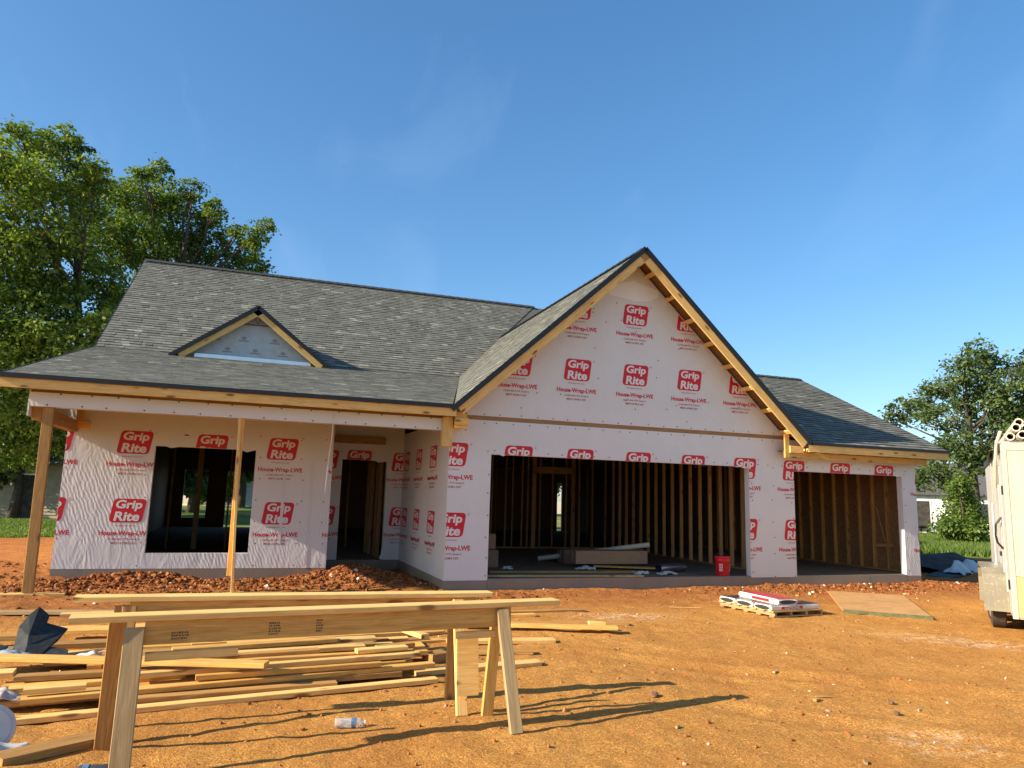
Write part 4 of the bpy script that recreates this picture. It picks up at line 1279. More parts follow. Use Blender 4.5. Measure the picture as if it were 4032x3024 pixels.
def stone(x, y, r, lab, sd):
    rr = random.Random(sd); bm = bmesh.new(); bmesh.ops.create_icosphere(bm, subdivisions=2, radius=r)
    for v in bm.verts:
        v.co *= rr.uniform(0.78, 1.12); v.co.z *= 0.75
    me = bpy.data.meshes.new('stone'); bm.to_mesh(me); bm.free(); me.materials.append(M['stone'])
    tag(link(bpy.data.objects.new('stone', me), None, Matrix.Translation((x, y, gz(x, y) + r * 0.45))), lab, 'stone', 'stones in the yard')
M['stone'] = plain('dark_stone', (0.16, 0.09, 0.05), 0.9, 0.3, 20, 0, 0.006)
stone(0.14, -6.66, 0.035, 'dark stone lying between the two shadow tips', 1)
stone(1.99, -7.36, 0.026, 'stone in the bare yard past the wood stick', 2)
stone(1.77, -7.62, 0.028, 'rounded stone in front of the wood stick', 3)

# ------------------------------------------------------------------ cloth-like sheets
def sheet(name, ctrl, nu, nv, mat, thick=0.006, rough=0.012, seed=1, parent=None):
    """ctrl: rows of 3D control points; bilinear patch with crumple"""
    r = len(ctrl); c = len(ctrl[0])
    A = np.array(ctrl, float)
    us = np.linspace(0, r - 1, nu); vs = np.linspace(0, c - 1, nv)
    V = []
    rg = np.random.default_rng(seed)
    for u in us:
        i = min(int(u), r - 2); fu = u - i; fu = fu * fu * (3 - 2 * fu) * 0.5 + fu * 0.5
        for v in vs:
            j = min(int(v), c - 2); fv = v - j; fv = fv * fv * (3 - 2 * fv) * 0.5 + fv * 0.5
            p = (A[i, j] * (1 - fu) + A[i + 1, j] * fu) * (1 - fv) + (A[i, j + 1] * (1 - fu) + A[i + 1, j + 1] * fu) * fv
            V.append(p + rg.normal(0, rough, 3))
    V = np.array(V)
    F = [(i * nv + j, (i + 1) * nv + j, (i + 1) * nv + j + 1, i * nv + j + 1) for i in range(nu - 1) for j in range(nv - 1)]
    me = bpy.data.meshes.new(name)
    me.from_pydata(V.tolist(), [], F)
    me.materials.append(mat)
    me.polygons.foreach_set('use_smooth', [True] * len(F))
    o = link(bpy.data.objects.new(name, me), parent)
    so = o.modifiers.new('thick', 'SOLIDIFY'); so.thickness = thick; so.offset = 0
    sb = o.modifiers.new('smooth', 'SUBSURF'); sb.levels = 1; sb.render_levels = 1
    return o
M['felt'] = plain('black_felt', (0.028, 0.032, 0.034), 0.75, 0.3, 25, 0, 0.004, 0.3)
M['bag'] = plain('white_plastic', (0.52, 0.51, 0.49), 0.6, 0.08, 6, 0, 0, 0.2)
M['bluebag'] = plain('blue_plastic', (0.26, 0.32, 0.40), 0.45, 0.25, 9)
M['tarp'] = plain('grey_tarp', (0.06, 0.055, 0.048), 0.9, 0.3, 4, 0, 0.01, 0.05)
b = MB()
A_ = dict(a=(-5.081, -4.5, -0.024), b=(-5.082, -4.4, 0.145), c=(-4.973, -4.25, 0.294), d=(-4.895, -4.2, 0.208), e=(-4.887, -4.3, 0.154), f=(-4.974, -4.5, 0.078), g=(-4.954, -4.6, 0.017), h=(-4.709, -4.3, 0.098), i=(-4.752, -4.45, 0.017), j=(-4.835, -4.7, -0.055), p=(-4.938, -4.75, -0.045), q=(-5.06, -4.66, -0.05), r=(-5.03, -4.32, 0.235))
for poly in ('abrcf', 'afg', 'cdef'[::1], 'ehijg', 'efg', 'agpq', 'gjp'):
    b.quad([A_[k_] for k_ in poly])
o = b.build('roofing_felt', M['felt'])
so = o.modifiers.new('thick', 'SOLIDIFY'); so.thickness = 0.007; so.offset = 0
tag(o, 'folded sheet of black roofing felt propped on the pile', 'felt')
tag(sheet('roofing_felt', [[(-4.80, -4.5, -0.015), (-4.63, -4.58, -0.04)], [(-4.83, -4.68, -0.055), (-4.61, -4.76, -0.075)]], 5, 6, M['felt'], 0.006, 0.004, 9), 'small flat flap of black felt in front of the folded sheet', 'felt')
tag(sheet('roofing_felt', [[(-5.6, -4.45, 0.03), (-5.35, -4.45, 0.05), (-5.12, -4.5, 0.0)], [(-5.55, -4.65, -0.03), (-5.3, -4.66, 0.0), (-5.1, -4.66, -0.03)], [(-5.5, -4.8, -0.06), (-5.25, -4.82, -0.05), (-5.0, -4.8, -0.06)]], 7, 9, M['felt'], 0.006, 0.01, 4),
    'flat crumpled piece of black felt beside the folded sheet', 'felt')
tag(sheet('plastic_bag', [[(-5.2, -4.86, -0.02), (-5.02, -4.84, 0.05), (-4.86, -4.86, 0.0)], [(-5.2, -4.93, -0.05), (-5.0, -4.95, 0.02), (-4.85, -4.95, -0.05)]], 7, 10, M['bluebag'], 0.003, 0.014, 5),
    'crumpled pale blue plastic bag behind the aslant board', 'bag')
tag(sheet('food_wrapper', [[(-4.5, -5.14, 0.0), (-4.38, -5.12, 0.05), (-4.28, -5.13, 0.01)], [(-4.5, -5.22, 0.0), (-4.38, -5.24, 0.02), (-4.26, -5.22, 0.05)]], 6, 8, M['bag'], 0.002, 0.016, 6),
    'small crumpled white wrapper on the pile', 'wrapper')
M['paper'] = plain('stained_paper', (0.48, 0.40, 0.36), 0.7, 0.25, 12)
tag(sheet('paper_bag', [[(-4.95, -5.78, -0.12), (-4.8, -5.74, -0.06), (-4.68, -5.76, -0.12)], [(-4.93, -5.9, -0.16), (-4.78, -5.92, -0.1), (-4.66, -5.88, -0.16)]], 7, 9, M['paper'], 0.004, 0.012, 7),
    'stained paper bag squashed under the pile', 'bag')
tag(sheet('cloth_rag', [[(-4.75, -6.9, -0.17), (-4.55, -6.88, -0.13), (-4.37, -6.86, -0.15)], [(-4.75, -7.02, -0.16), (-4.55, -7.02, -0.12), (-4.40, -6.97, -0.17)], [(-4.75, -7.12, -0.19), (-4.6, -7.12, -0.17), (-4.46, -7.06, -0.19)]], 8, 10, M['bag'], 0.006, 0.012, 8),
    'frayed white rag on the clay beside the wedge-shaped scrap', 'rag')
# white oval bucket lid tilted on edge
b = MB()
b.tube([(0, 0, -0.012), (0, 0, 0.008), (0, 0, 0.012)], [0.15, 0.15, 0.14], 28)
b.tube([(0, 0, 0.0125), (0, 0, 0.02)], [0.125, 0.12], 28)
tag(b.build('plastic_disc', M['bag'], None, Matrix.Translation((-4.62, -6.76, -0.085)) @ Matrix.Rotation(R(62), 4, 'X') @ Matrix.Rotation(R(18), 4, 'Y')), 'white round bucket lid leaning up above the white rag', 'lid')

# ------------------------------------------------------------------ plastic bottle
m, nt, bs_ = new_mat('clear_plastic')
bs_.inputs['Base Color'].default_value = (0.92, 0.95, 0.98, 1)
bs_.inputs['Roughness'].default_value = 0.12
bs_.inputs['Transmission Weight'].default_value = 0.75
bs_.inputs['IOR'].default_value = 1.2
nt.links.new(ramp(nt, noise(nt, coords(nt), 30, 3), [(0.3, (0.85, 0.9, 0.95)), (0.7, (0.97, 0.98, 1))]), bs_.inputs['Base Color'])
M['pet'] = m
M['label_blue'] = plain('blue_label', (0.10, 0.17, 0.30), 0.4, 0.3, 40)
def bottle(name, loc, rz, label, body='pet'):
    t = empty(name, loc, rz, label, 'bottle')
    T = W[t.name]
    prof = []
    for k in range(15):
        prof.append((-0.10 + k * 0.0095, 0.033 - (0.004 if k % 2 else 0) - (0.003 if k == 0 else 0)))
    prof += [(0.05, 0.032), (0.07, 0.026), (0.085, 0.015), (0.092, 0.0125), (0.10, 0.0125)]
    b = MB(); b.tube([(p[0], 0, 0.033) for p in prof], [p[1] for p in prof], 18)
    b.build('body', M[body], t, T, True)
    b = MB(); b.tube([(0.012, 0, 0.033), (0.045, 0, 0.033)], 0.0335, 18, cap=False); b.build('label_band', M['label_blue'], t, T, True)
    b = MB(); b.tube([(0.098, 0, 0.033), (0.112, 0, 0.033)], 0.0155, 14); b.build('cap', M['bag'], t, T)
    return t
bottle('plastic_bottle', (-2.42, -6.86, gz(-2.42, -6.86) + 0.004), R(-12), 'clear ribbed water bottle lying on the clay')
M['pet_dark'] = plain('dark_bottle', (0.05, 0.06, 0.07), 0.15, 0.2, 10)
bottle('plastic_bottle', (-3.93, -7.38, gz(-3.93, -7.38) + 0.004), R(170), 'dark bottle at the foot of the near sawhorse', 'pet_dark')

# ------------------------------------------------------------------ pallet, shingle bundles, board on the ground
def T2(x, y, z, a): return Matrix.Translation((x, y, z)) @ Matrix.Rotation(a, 4, 'Z')
pz = gz(4.6, -2.7)
pal = empty('pallet', (4.13, -3.28, pz), R(5), 'low wooden pallet carrying the shingle bundles', 'pallet')
PT = W[pal.name]
def pbox(name, lo, hi, mat, parent, T):
    b = MB(); b.box(lo, hi); return b.build(name, M[mat], parent, T)
PLX, PLY = 0.98, 1.18
for k in range(4):
    x = 0.02 + k * (PLX - 0.06) / 3
    pbox('stringer', (x, 0, 0.018), (x + 0.038, PLY, 0.068), 'pine_grey', pal, PT)
for k in range(5):
    y = 0.0 + k * (PLY - 0.1) / 4
    pbox('bottom_slat', (0, y, 0.0), (PLX, y + 0.09, 0.017), 'pine_grey', pal, PT)
for k in range(7):
    y = 0.0 + k * (PLY - 0.1) / 6
    pbox('top_slat', (-0.01, y, 0.069), (PLX, y + 0.1, 0.085), 'pine', pal, PT)
M['pack_white'] = plain('white_wrapper', (0.66, 0.64, 0.60), 0.35, 0.08, 10)
M['pack_red'] = plain('red_wrapper', (0.50, 0.03, 0.04), 0.3, 0.15, 10)
M['pack_dark'] = plain('dark_wrapper', (0.07, 0.065, 0.06), 0.25, 0.3, 8)
M['pack_edge'] = plain('shingle_edge', (0.03, 0.032, 0.032), 0.9, 0.3, 60)
def bundle(x, y, z, a, label, topmat):
    """bundle 1.0 m long (local x) by 0.34 m, 0.11 high; open oval end showing the shingles"""
    t = empty('shingle_bundle', (x, y, z), a, label, 'shingle bundle', 'shingle bundles on the pallet')
    T = W[t.name]
    L, Wd, H = 0.98, 0.36, 0.077
    bm = bmesh.new(); bmesh.ops.create_cube(bm, size=1)
    bmesh.ops.scale(bm, vec=(L, Wd, H), verts=bm.verts); bmesh.ops.translate(bm, vec=(L / 2, Wd / 2, H / 2), verts=bm.verts)
    bmesh.ops.bevel(bm, geom=bm.edges[:], offset=0.018, segments=2, affect='EDGES')
    me = bpy.data.meshes.new('wrapper'); bm.to_mesh(me); bm.free(); me.materials.append(M['pack_white'])
    link(bpy.data.objects.new('wrapper', me), t, T)
    b = MB(); b.prism([(-0.002, Wd / 2 + 0.155 * math.cos(k * R(20)), H / 2 + 0.029 * math.sin(k * R(20))) for k in range(18)], Vector((0.004, 0, 0))); b.build('open_end', M['pack_edge'], t, T, recalc=True)
    b = MB(); b.prism([(L - 0.002, Wd / 2 + 0.155 * math.cos(k * R(20)), H / 2 + 0.029 * math.sin(k * R(20))) for k in range(18)], Vector((0.004, 0, 0))); b.build('open_end', M['pack_edge'], t, T, recalc=True)
    pbox('top_print', (0.02, 0.02, H - 0.001), (L - 0.02, Wd - 0.02, H + 0.002), topmat, t, T)
    b = MB()
    for k in range(2):
        yy = (-0.002, Wd + 0.002)[k]
        b.box((0.20, yy - 0.002, 0.02), (0.62, yy + 0.002, H - 0.02))
    b.build('side_print', M['pack_red' if topmat != 'pack_dark' else 'pack_red'], t, T)
    b = MB(); v, f = text_geo('SUPREME', 0.3, 0.035, 0, 0.02)
    n0 = 0
    b.v = [(0.41 + p[0], -0.0065, 0.038 + p[1]) for p in v]; b.f = [tuple(q) for q in f]; b.m = [0] * len(f)
    b.build('lettering', M['pack_white'], t, T)
    return t
def onp(x, y, z=0.086): return PT @ Vector((x, y, z))
for k in range(3):
    q = onp(-0.02, 0.03 + k * 0.385)
    bundle(q.x, q.y, q.z, R(5), ('shingle bundle on the pallet edge closest to the sawhorses', 'middle shingle bundle of the pallet row', 'shingle bundle on the pallet edge closest to the garage')[k], 'pack_dark')
q = onp(0.50, 0.02, 0.165)
tb = bundle(q.x, q.y, q.z, R(88), 'single red and white bundle laid across the others', 'pack_red')
# loose plywood sheet
t = empty('plywood_sheet', (6.9, -2.3, gz(6.9, -2.3)), 0, 'worn brown plywood sheet lying flat near the pallet', 'plywood')
b = MB()
ps = [(5.70, -2.98), (6.56, -3.84), (8.25, -1.78), (7.22, -1.00)]
def pgz(p): return gz(*p) + 0.022
b.prism([(p[0], p[1], pgz(p)) for p in ps], Vector((0, 0, 0.02))); b.build('sheet', M['ply'], t, recalc=True)
M['green_edge'] = plain('green_edge_paint', (0.10, 0.115, 0.045), 0.7, 0.3, 12)
b = MB(); b.prism([(5.695, -2.985, pgz(ps[0]) - 0.02), (6.562, -3.852, pgz(ps[1]) - 0.02), (6.562, -3.852, pgz(ps[1]) + 0.025), (5.695, -2.985, pgz(ps[0]) + 0.025)], Vector((0.03, 0.03, 0))); b.build('green_edge', M['green_edge'], t, recalc=True)

# ------------------------------------------------------------------ things on the garage floor
FZ = 0.03
def red_bucket(x, y):
    t = empty('bucket', (x, y, FZ), 0, 'red plastic bucket at the garage opening', 'bucket')
    T = W[t.name]
    M['bucket_red'] = plain('bucket_red', (0.55, 0.012, 0.02), 0.35, 0.08, 6)
    b = MB()
    b.tube([(0, 0, 0), (0, 0, 0.02), (0, 0, 0.27), (0, 0, 0.275), (0, 0, 0.30), (0, 0, 0.305), (0, 0, 0.335), (0, 0, 0.34), (0, 0, 0.365), (0, 0, 0.37)],
           [0.128, 0.132, 0.145, 0.152, 0.152, 0.147, 0.148, 0.155, 0.155, 0.150], 28, cap=False)
    b.tube([(0, 0, 0.37), (0, 0, 0.36), (0, 0, 0.012)], [0.150, 0.143, 0.125], 28)
    b.build('body', M['bucket_red'], t, T, True)
    b = MB(); b.tube([(0.152 * math.cos(a), 0.03 + 0.05 * math.sin(a), 0.345 + 0.08 * math.sin(a)) for a in [k * math.pi / 10 for k in range(11)]], 0.004, 6); b.build('handle', M['nail'], t, T)
    # vertical lettering and white text patches on the curve of the body
    v, f = text_geo('HARDWARE', 0.17, 0.035, 0, 0.02)
    def curve(vs, a0, zc, rot):
        out = []
        for px, pz_ in vs:
            if rot: px, pz_ = -pz_, px
            rr = 0.1362 + (zc + pz_) * 0.05
            a = R(a0) + px / 0.14
            out.append((rr * math.sin(a), -rr * math.cos(a), zc + pz_))
        return out
    b = MB(); b.v = curve(v, -2, 0.16, True); b.f = [tuple(q) for q in f]; b.m = [0] * len(f); b.build('lettering', M['ink'], t, T)
    b = MB()
    for a0 in (-48, 46):
        for r in range(5):
            zc = 0.10 + r * 0.03
            for k in range(3):
                pts4 = [(-0.035 + k * 0.024, -0.009), (-0.017 + k * 0.024, -0.009), (-0.017 + k * 0.024, 0.009), (-0.035 + k * 0.024, 0.009)]
                b.quad(curve(pts4, a0, zc, False))
    tag(b.build('printed_text', M['print_white'], t, T), kind='stuff')
red_bucket(5.72, 0.16)
M['card'] = plain('cardboard', (0.36, 0.21, 0.12), 0.8, 0.1, 5)
M['card_dark'] = plain('cardboard_dark', (0.24, 0.15, 0.09), 0.8, 0.1, 5)
def carton(x0, x1, y0, y1, z0, h, rz, label, mat='card'):
    cx, cy = (x0 + x1) / 2, (y0 + y1) / 2
    t = empty('carton', (cx, cy, z0), rz, label, 'carton')
    T = W[t.name]; a, c = (x1 - x0) / 2, (y1 - y0) / 2
    b = MB()
    b.box((-a, -c, 0), (a, -c + 0.005, h)); b.box((-a, c - 0.005, 0), (a, c, h)); b.box((-a, -c + 0.005, 0), (-a + 0.005, c - 0.005, h)); b.box((a - 0.005, -c + 0.005, 0), (a, c - 0.005, h)); b.box((-a + 0.005, -c + 0.005, 0), (a - 0.005, c - 0.005, 0.005))
    b.build('box', M[mat], t, T)
    b = MB(); b.prism([(-a, -c, h), (a, -c, h), (a, -c * 0.05, h + 0.012), (-a, -c * 0.05, h + 0.012)], Vector((0, 0, 0.004))); b.build('flap', M[mat], t, T, recalc=True)
    b = MB(); b.prism([(-a, c, h), (a, c, h), (a, c * 0.1, h + 0.02), (-a, c * 0.1, h + 0.02)], Vector((0, 0, 0.004))); b.build('flap', M[mat], t, T, recalc=True)
    pbox('tape', (-a - 0.001, -0.03, h * 0.3), (-a + 0.001, 0.03, h + 0.002), 'paper', t, T)
    return t
carton(3.25, 4.90, 1.68, 2.05, 0.115, 0.26, R(-2), 'long brown carton on the garage floor in front of the white pipe')
carton(3.42, 4.6, 2.75, 3.1, FZ, 0.28, R(2), 'darker carton half hidden behind the long brown carton', 'card_dark')
carton(1.10, 1.62, 1.95, 2.3, FZ, 0.33, R(8), 'brown carton by the garage opening corner', 'card_dark')
carton(0.95, 1.75, 2.5, 2.7, FZ, 0.62, R(4), 'tall flat carton standing against the corner studs', 'card')
M['pvc'] = plain('white_pvc', (0.60, 0.53, 0.41), 0.35, 0.06, 4)
def hollow_pipe(name, p0, p1, r, label, cat='pipe', group=None, mat='pvc', wall=0.25):
    b = MB(); p0 = Vector(p0); p1 = Vector(p1); d = (p1 - p0).normalized()
    b.tube([p0, p1], r, 16, cap=False); b.tube([p1, p0], r * (1 - wall), 16, cap=False)
    a = d.orthogonal().normalized(); c = d.cross(a)
    for p in (p0, p1):
        ring = [(p + (a * math.cos(k * math.pi / 8) + c * math.sin(k * math.pi / 8)) * r, p + (a * math.cos(k * math.pi / 8) + c * math.sin(k * math.pi / 8)) * r * (1 - wall)) for k in range(16)]
        for k in range(16):
            j = (k + 1) % 16
            b.quad([ring[k][0], ring[j][0], ring[j][1], ring[k][1]])
    return tag(b.build(name, M[mat], None, None, True), label, cat, group)
hollow_pipe('pvc_pipe', (3.03, 3.27, 0.09), (5.12, 1.95, 0.50), 0.055, 'long white pipe resting aslant on the cartons')
tag(board('trim_strip', (0.82, 0.24, FZ + 0.02), (3.85, 0.02, FZ + 0.02), 0.10, 0.035, 'pine_grey'), 'grey trim strip along the garage threshold', 'trim')
tag(board('trim_strip', (1.1, 0.95, FZ + 0.02), (4.10, 0.75, FZ + 0.02), 0.18, 0.04, 'pine_old'), 'wide trim board behind the grey strip on the garage floor', 'trim')
tag(board('plywood_offcut', (3.6, 1.62, FZ + 0.05), (4.95, 1.05, FZ + 0.05), 0.30, 0.018, 'pine'), 'plywood offcut under the long brown carton', 'plywood')
M['duct'] = plain('duct_metal', (0.30, 0.32, 0.35), 0.25, 0.2, 6, 0.9)
hollow_pipe('duct', (4.50, 0.55, FZ + 0.10), (5.22, 0.78, FZ + 0.10), 0.085, 'short shiny metal duct on the garage floor', 'duct', None, 'duct', 0.04)
for i, (x, y, s, lab) in enumerate(((4.08, 0.52, 0.16, 'crumpled white bag before the plywood offcut'), (4.60, 0.42, 0.2, 'torn white bag beside the metal duct'), (3.3, 1.42, 0.2, 'white bag at the end of the long carton'), (1.66, 1.55, 0.12, 'small white bundle by the corner cartons'))):
    tag(sheet('plastic_bag', [[(x - s, y + s * .6, FZ + .01), (x, y + s * .6, FZ + .02), (x + s, y + s * .5, FZ + .01)], [(x - s * .8, y, FZ + .02), (x - s * .2, y, FZ + .07), (x + s * .9, y, FZ + .05)], [(x - s, y - s * .5, FZ + .01), (x, y - s * .6, FZ + .02), (x + s, y - s * .5, FZ + .01)]], 10, 10, M['bag'], 0.004, 0.02, 20 + i), lab, 'bag')

# ------------------------------------------------------------------ debris by the house side
for i, (x0, y0, x1, y1, w, lab) in enumerate(((12.6, 2.2, 15.8, 4.6, 0.3, 'shaded stack board nearest the garage corner'), (12.2, 2.9, 16.2, 5.6, 0.3, 'second shaded board of the stack by the garage side'), (13.0, 4.6, 18.0, 6.2, 0.35, 'wide shaded board at the back of the side stack'))):
    tag(board('stacked_board', (x0, y0, gz(x0, y0) + 0.06), (x1, y1, gz(x1, y1) + 0.08), w, 0.09, 'pine_grey'), lab, 'board', 'boards stacked beside the house')
tag(sheet('tarp', [[(12.6, 3.0, -0.1), (14.5, 4.2, 0.02), (17, 5.6, 0.0)], [(13.2, 2.2, -0.05), (15.2, 3.4, 0.10), (17.6, 4.8, 0.12)], [(13.6, 1.6, -0.17), (15.6, 2.8, -0.12), (18, 4.2, -0.1)]], 10, 14, M['tarp'], 0.01, 0.04, 31), 'crumpled grey tarp spread beside the house', 'tarp')
for i, (x, y, s, lab) in enumerate(((13.9, 1.55, 0.55, 'white plastic sack lying against the tarp'), (15.2, 2.3, 0.5, 'white plastic sack closest to the trailer'))):
    tag(sheet('plastic_sack', [[(x - s, y + s * .3, -.15), (x, y + s * .9, -.12), (x + s, y + s * 1.1, -.14)], [(x - s * .9, y, -.1), (x, y + s * .4, .16), (x + s * .9, y + s * .8, .10)], [(x - s * .6, y - s * .5, -.17), (x + s * .2, y - s * .2, -.12), (x + s, y + s * .3, -.17)]], 9, 9, M['bag'], 0.006, 0.035, 40 + i), lab, 'sack')
tag(sheet('felt_scrap', [[(12.4, 1.4, -0.16), (13.4, 1.9, -0.13)], [(12.9, 0.9, -0.17), (14.0, 1.4, -0.14)]], 6, 6, M['felt'], 0.006, 0.015, 44), 'black felt scrap before the white sacks', 'felt')

# ------------------------------------------------------------------ enclosed trailer
M['trailer_paint'] = None
def trailer_mat(name, c, spots):
    m, nt, b_ = new_mat(name)
    v = coords(nt)
    f = noise(nt, v, 2.0, 5, 0.6); sp = noise(nt, v, 34, 2, 0.5)
    st = noise(nt, coords(nt, 'Object', (1, 9, 0.6)), 3, 4, 0.6)
    cc = mix(nt, ramp(nt, f, [(0.35, (0, 0, 0)), (0.75, (0.5, 0.5, 0.5))]), c, (0.42, 0.34, 0.20))
    cc = mix(nt, math_n(nt, 'MULTIPLY', ramp(nt, sp, [(0.62, (0, 0, 0)), (0.72, (1, 1, 1))]), spots), cc, (0.40, 0.34, 0.22))
    cc = mix(nt, math_n(nt, 'MULTIPLY', ramp(nt, st, [(0.5, (0, 0, 0)), (0.7, (1, 1, 1))]), 0.35), cc, (0.34, 0.29, 0.19))
    nt.links.new(cc, b_.inputs['Base Color'])
    b_.inputs['Roughness'].default_value = 0.38
    return m
M['tr_end'] = trailer_mat('trailer_cream', (0.43, 0.415, 0.36), 0.6)
M['tr_side'] = trailer_mat('trailer_side_white', (0.46, 0.46, 0.43), 0.3)
M['tr_low'] = trailer_mat('trailer_stained', (0.44, 0.34, 0.16), 0.8)
M['fender'] = trailer_mat('fender_dusty', (0.19, 0.17, 0.125), 0.9)
M['alu'] = plain('trailer_trim', (0.62, 0.62, 0.60), 0.3, 0.1, 10, 0.7)
M['tyre'] = plain('tyre_rubber', (0.06, 0.05, 0.04), 0.85, 0.3, 20, 0, 0.004)
ax = Vector((0.7695, 0.6386, 0)).normalized(); rt_ = Vector((ax.y, -ax.x, 0))
wheel_p = Vector((6.795, -4.60, -0.2))
Q = wheel_p - ax * 0.9 + rt_ * 0.215
tr = empty('trailer', (Q.x, Q.y, -0.2), math.atan2(ax.y, ax.x), 'cream enclosed cargo trailer with pipes on its roof', 'trailer')
TT = W[tr.name]      # local x = along the length away from the camera, local -y = across to the right
TL, TWd, Z0, Z1 = 5.0, 1.9, 0.26, 2.52
def tb_(name, lo, hi, mat, parent=tr): return pbox(name, lo, hi, mat, parent, TT)
b = MB(); b.box((0.0, -TWd, Z0), (TL, 0, Z1)); body = b.build('body', M['tr_side'], tr, TT)
tb_('end_panel', (-0.012, -TWd + 0.03, 0.80), (-0.001, -0.05, Z1 - 0.09), 'tr_end')
tb_('lower_panel', (-0.014, -TWd + 0.03, Z0 + 0.02), (-0.001, -0.05, 0.795), 'tr_low')
tb_('corner_trim', (-0.02, -0.05, Z0), (0.05, 0.012, Z1), 'tr_end')
tb_('top_rail', (-0.02, -TWd, Z1 - 0.085), (-0.002, -0.051, Z1 + 0.02), 'tr_end')
tb_('side_rail', (0.05, 0.001, Z1 - 0.08), (TL, 0.02, Z1 + 0.015), 'black')
for k in range(7):
    x = 0.45 + k * 0.41
    tb_('side_seam', (x, 0.001, Z0 + 0.05), (x + 0.03, 0.008, Z1 - 0.085), 'alu')
tb_('side_door', (0.50, 0.0095, 0.55), (1.30, 0.024, Z1 - 0.25), 'tr_side')
tb_('door_bar', (0.62, 0.026, 0.8), (0.645, 0.045, 2.0), 'alu')
b = MB(); b.tube([(0.55, 0.03, 1.55), (0.56, 0.10, 1.45), (0.58, 0.11, 1.3), (0.60, 0.09, 1.2), (0.62, 0.03, 1.12)], 0.014, 8); b.build('door_handle', M['black'], tr, TT)
tb_('door_hinge', (0.07, 0.001, 1.85), (0.14, 0.03, 1.97), 'black'); tb_('door_hinge', (0.07, 0.001, 0.62), (0.14, 0.03, 0.74), 'black')
tb_('latch', (0.64, 0.0455, 1.02), (0.72, 0.07, 1.08), 'black')
b = MB(); b.tube([(2.2, 0.05, 0.45), (2.2, 0.05, 1.75)], 0.02, 8); b.build('grab_bar', M['alu'], tr, TT)
for k in range(12):
    tb_('rivet', (-0.016, -0.10 - (k % 2) * 0.9, 0.85 + (k // 2) * 0.28), (-0.0125, -0.085 - (k % 2) * 0.9, 0.865 + (k // 2) * 0.28), 'alu')
tb_('panel_seam', (-0.0145, -0.93, 0.80), (-0.0125, -0.915, Z1 - 0.09), 'alu')
tb_('marker_lamp', (-0.03, -0.55, Z1 - 0.05), (-0.021, -0.40, Z1 - 0.015), 'ink')
tb_('frame_rail', (0.02, -TWd + 0.1, 0.12), (TL, -TWd + 0.2, 0.255), 'black'); tb_('frame_rail', (0.02, -0.3, 0.12), (TL, -0.2, 0.255), 'black')
tb_('axle', (1.05, -TWd, 0.26), (1.12, 0.10, 0.32), 'black')
# wheels with arched fenders on the visible side
for wx in (1.10, 1.95):
    b = MB(); b.tube([(wx, 0.035, 0.335), (wx, 0.05, 0.335), (wx, 0.20, 0.335), (wx, 0.215, 0.335)], [0.29, 0.335, 0.335, 0.29], 30)
    wh = b.build('wheel', M['tyre'], tr, TT)
    b = MB(); b.tube([(wx, 0.2155, 0.335), (wx, 0.225, 0.335)], [0.20, 0.18], 20); b.build('rim', M['alu'], wh, TT)
b = MB()
prof = [(0.62, 0.27), (0.64, 0.62), (0.72, 0.76), (0.86, 0.84), (2.25, 0.84), (2.38, 0.76), (2.45, 0.62), (2.47, 0.22)]
inner = [(x + (0.03 if x < 1.5 else -0.03), z - (0.0 if i in (0, 7) else 0.03)) for i, (x, z) in enumerate(prof)]
for i in range(len(prof) - 1):
    (x0, z0), (x1, z1) = prof[i], prof[i + 1]; (u0, w0), (u1, w1) = inner[i], inner[i + 1]
    y0, y1 = 0.002, 0.30
    b.quad([(x0, y0, z0), (x1, y0, z1), (x1, y1, z1), (x0, y1, z0)])
    b.quad([(u0, y1, w0), (u1, y1, w1), (u1, y0, w1), (u0, y0, w0)])
    b.quad([(x0, y1, z0), (x1, y1, z1), (u1, y1, w1), (u0, y1, w0)])
    b.quad([(x0, y0, z0), (u0, y0, w0), (u1, y0, w1), (x1, y0, z1)])
b.quad([(0.62, 0.002, 0.27), (0.62, 0.30, 0.27), (0.65, 0.30, 0.27), (0.65, 0.002, 0.27)])
b.build('fender', M['fender'], tr, TT)
# roof rack and pipes
for x in (0.25, 1.6, 3.0):
    tb_('rack_bar', (x, -TWd + 0.05, Z1 + 0.02), (x + 0.05, -0.02, Z1 + 0.06), 'alu')
def on_tr(x, y, z): return TT @ Vector((x, y, z))
pp = []
for r_ in range(3):
    for k in range(8 - r_):
        pp.append((-0.12 - r_ * 0.055 - k * 0.115, Z1 + 0.115 + r_ * 0.098))
wordsn = ('lowest', 'middle', 'top')
seen_ = [0, 0, 0]
for i, (y, z) in enumerate(pp):
    if y < -0.55: continue
    jx = random.Random(i).uniform(-0.25, 0.15)
    r_ = 0 if z < Z1 + 0.16 else (1 if z < Z1 + 0.25 else 2)
    seen_[r_] += 1
    hollow_pipe('pvc_pipe', on_tr(0.05 + jx, y, z), on_tr(5.1 + jx, y, z), 0.053, 'cream pipe in the %s layer on the trailer roof, %s from the garage side' % (wordsn[r_], ORD[seen_[r_] - 1]), 'pipe', 'pipes bundled on the trailer roof')
b = MB(); b.tube([on_tr(0.25, -0.02, Z1 + 0.20), on_tr(0.30, 0.03, Z1 + 0.05), on_tr(0.45, 0.055, Z1 - 0.2), on_tr(0.75, 0.06, Z1 - 0.55)], 0.022, 8)
tag(b.build('conduit', M['pvc']), 'thin white conduit hanging down over the trailer side', 'conduit')
